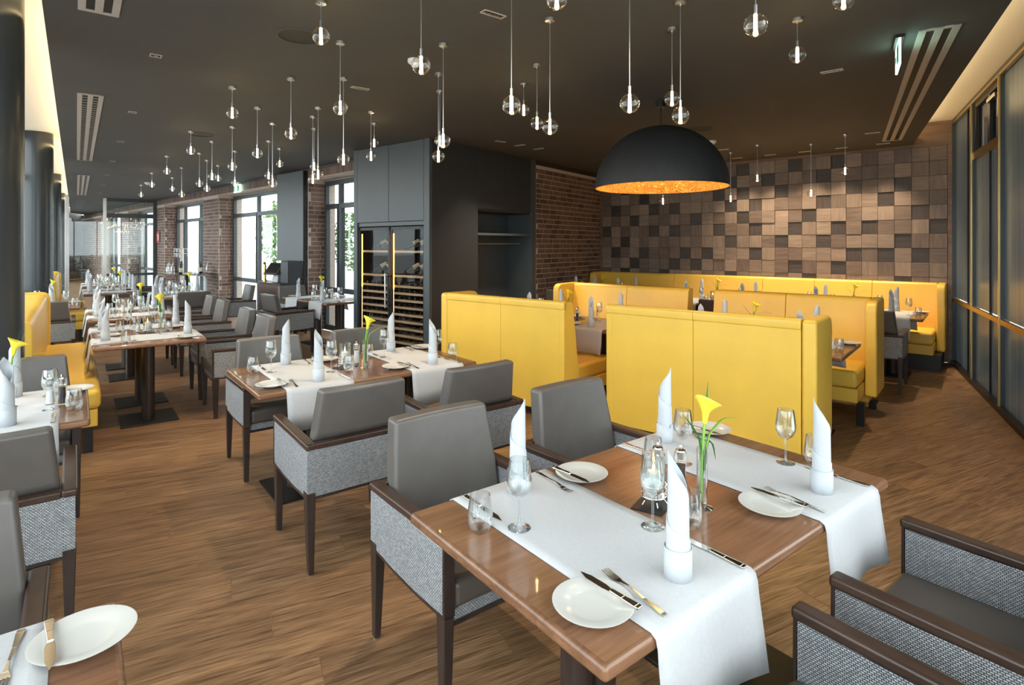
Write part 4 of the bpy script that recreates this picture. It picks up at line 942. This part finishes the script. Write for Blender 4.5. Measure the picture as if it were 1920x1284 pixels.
# name every globe by the table it hangs over
SPOTS = [(*T1.pt(.75, .42), 'over the table before the yellow booth'), (*T2.pt(.75, .42), 'over the table before the wine cabinet'), (*row_frame(0).pt(.75, .42), 'over the first bench table'), (*row_frame(2.1).pt(.75, .42), 'over the second bench table'), (*row_frame(6.3).pt(.75, .42), 'near the glass partition'), (*T15.pt(.75, .42), 'before the niche table'), (*T16.pt(.75, .42), 'over the mid-wing table'), (*RF.pt(-.7, 1.1), 'over the booth table by the wardrobe'), (*RF.pt(1.3, 1.1), 'over the booth table by the screens'), (*RF.pt(1.6, 4.3), 'over the banquette table by the screens'), (*RF.pt(-.2, 4.3), 'over the middle banquette table'), (*RF.pt(-2.2, 4.3), 'over the banquette table by the brick wall'), (-1.6, 6.4, 'in front of the wine cooler'), (-.3, 5.6, 'before the wardrobe panel'), (-3.9, 8.6, 'before the service station')]
for e_, x, y, h_ in GLOBES:
    sp_ = min(SPOTS, key=lambda q: math.hypot(q[0]-x, q[1]-y))
    tag(e_, 'clear glass globe pendant on a %s cord %s' % ('short' if h_ < .42 else 'long' if h_ > .7 else 'medium', sp_[2]), 'pendant lamp', 'glass globes '+sp_[2])

# ------------------------------------------------------------------ lettering on the near water glasses
for fr, k in ((T1, 0),):
    pass
def lettering(px, py):
    best = None
    for o in bpy.data.objects:
        if o.name.startswith('water_glass'):
            X, Y, Z = o.location; q = (960+F_PX*X/Y, HOR-F_PX*(Z+.05-CAM_H)/Y); d = math.hypot(q[0]-px, q[1]-py)
            if best is None or d < best[0]: best = (d, o)
    o = best[1]; c = bpy.data.curves.new('lettering', 'FONT'); c.body = '1O5'; c.size = .011; c.align_x = 'CENTER'; c.materials.append(M['white_paint'])
    tmp = bpy.data.objects.new('tmp', c); COL.objects.link(tmp); bpy.context.view_layer.update()
    me = bpy.data.meshes.new_from_object(tmp.evaluated_get(bpy.context.evaluated_depsgraph_get())); bpy.data.objects.remove(tmp)
    for v in me.vertices:
        a = v.co.x/.0375; h_ = v.co.y; v.co = (.0383*math.sin(a), -.0383*math.cos(a), .058+h_)
    t_ = bpy.data.objects.new('lettering', me); COL.objects.link(t_); t_.parent = o
    d = Vector((-o.location.x, -o.location.y)); t_.rotation_euler = (0, 0, math.atan2(d.y, d.x)+R(90)-o.rotation_euler[2]-R(20))
lettering(926, 950); lettering(1515, 840)

# ------------------------------------------------------------------ outside: paving and trees seen through the windows
g_ = MB().add([(-90, -60, -.16), (90, -60, -.16), (90, 120, -.16), (-90, 120, -.16)], [(0, 1, 2, 3)]).build('ground_outside', 'stone'); struct(g_)
def mk_tree(seed):
    rnd = random.Random(seed); e_ = empty('tree'); MB().tube([(0, 0, 0), (.05, 0, 1.2), (0, .05, 2.4)], [.12, .09, .05], 8).build('trunk', 'trunk', e_, smooth=True)
    m_ = MB()
    for i in range(1500):
        while True:
            p = Vector((rnd.uniform(-1, 1), rnd.uniform(-1, 1), rnd.uniform(-1, 1)))
            if .3 < p.length < 1: break
        c = Vector((p.x*1.5, p.y*1.5, 2.3+p.z*1.75)); a = Vector((rnd.gauss(0, 1), rnd.gauss(0, 1), rnd.gauss(0, 1))).normalized(); b = a.orthogonal().normalized(); s = rnd.uniform(.09, .17)
        m_.add([c-a*s, c+b*s*.5, c+a*s, c-b*s*.5], [(0, 1, 2, 3)])
    q = m_.build('foliage', 'foliage', e_); q['kind'] = 'stuff'; return e_
names = ['leafy green tree outside the window beside the wine cabinet', 'leafy green tree outside the window behind the service station', 'leafy green tree outside the window behind the drinks table', 'leafy green tree outside the brick wing beyond the partition', 'leafy green tree far outside the niche window', 'leafy tree outside the last window of the wing']
for k, (t_, d) in enumerate(((1.3, 7), (5.2, 8.5), (9.5, 8), (15, 9), (-3, 11), (20, 8))):
    o = inst('tree', lambda: mk_tree(5)); p = BP(t_, d); o.location = (p[0], p[1], -.16); o.rotation_euler = (0, 0, k*1.3); o.scale = (1+.1*k % .3,)*2+(.85+.1*(k % 3),); tag(o, names[k], 'tree', 'trees outside the brick wall')
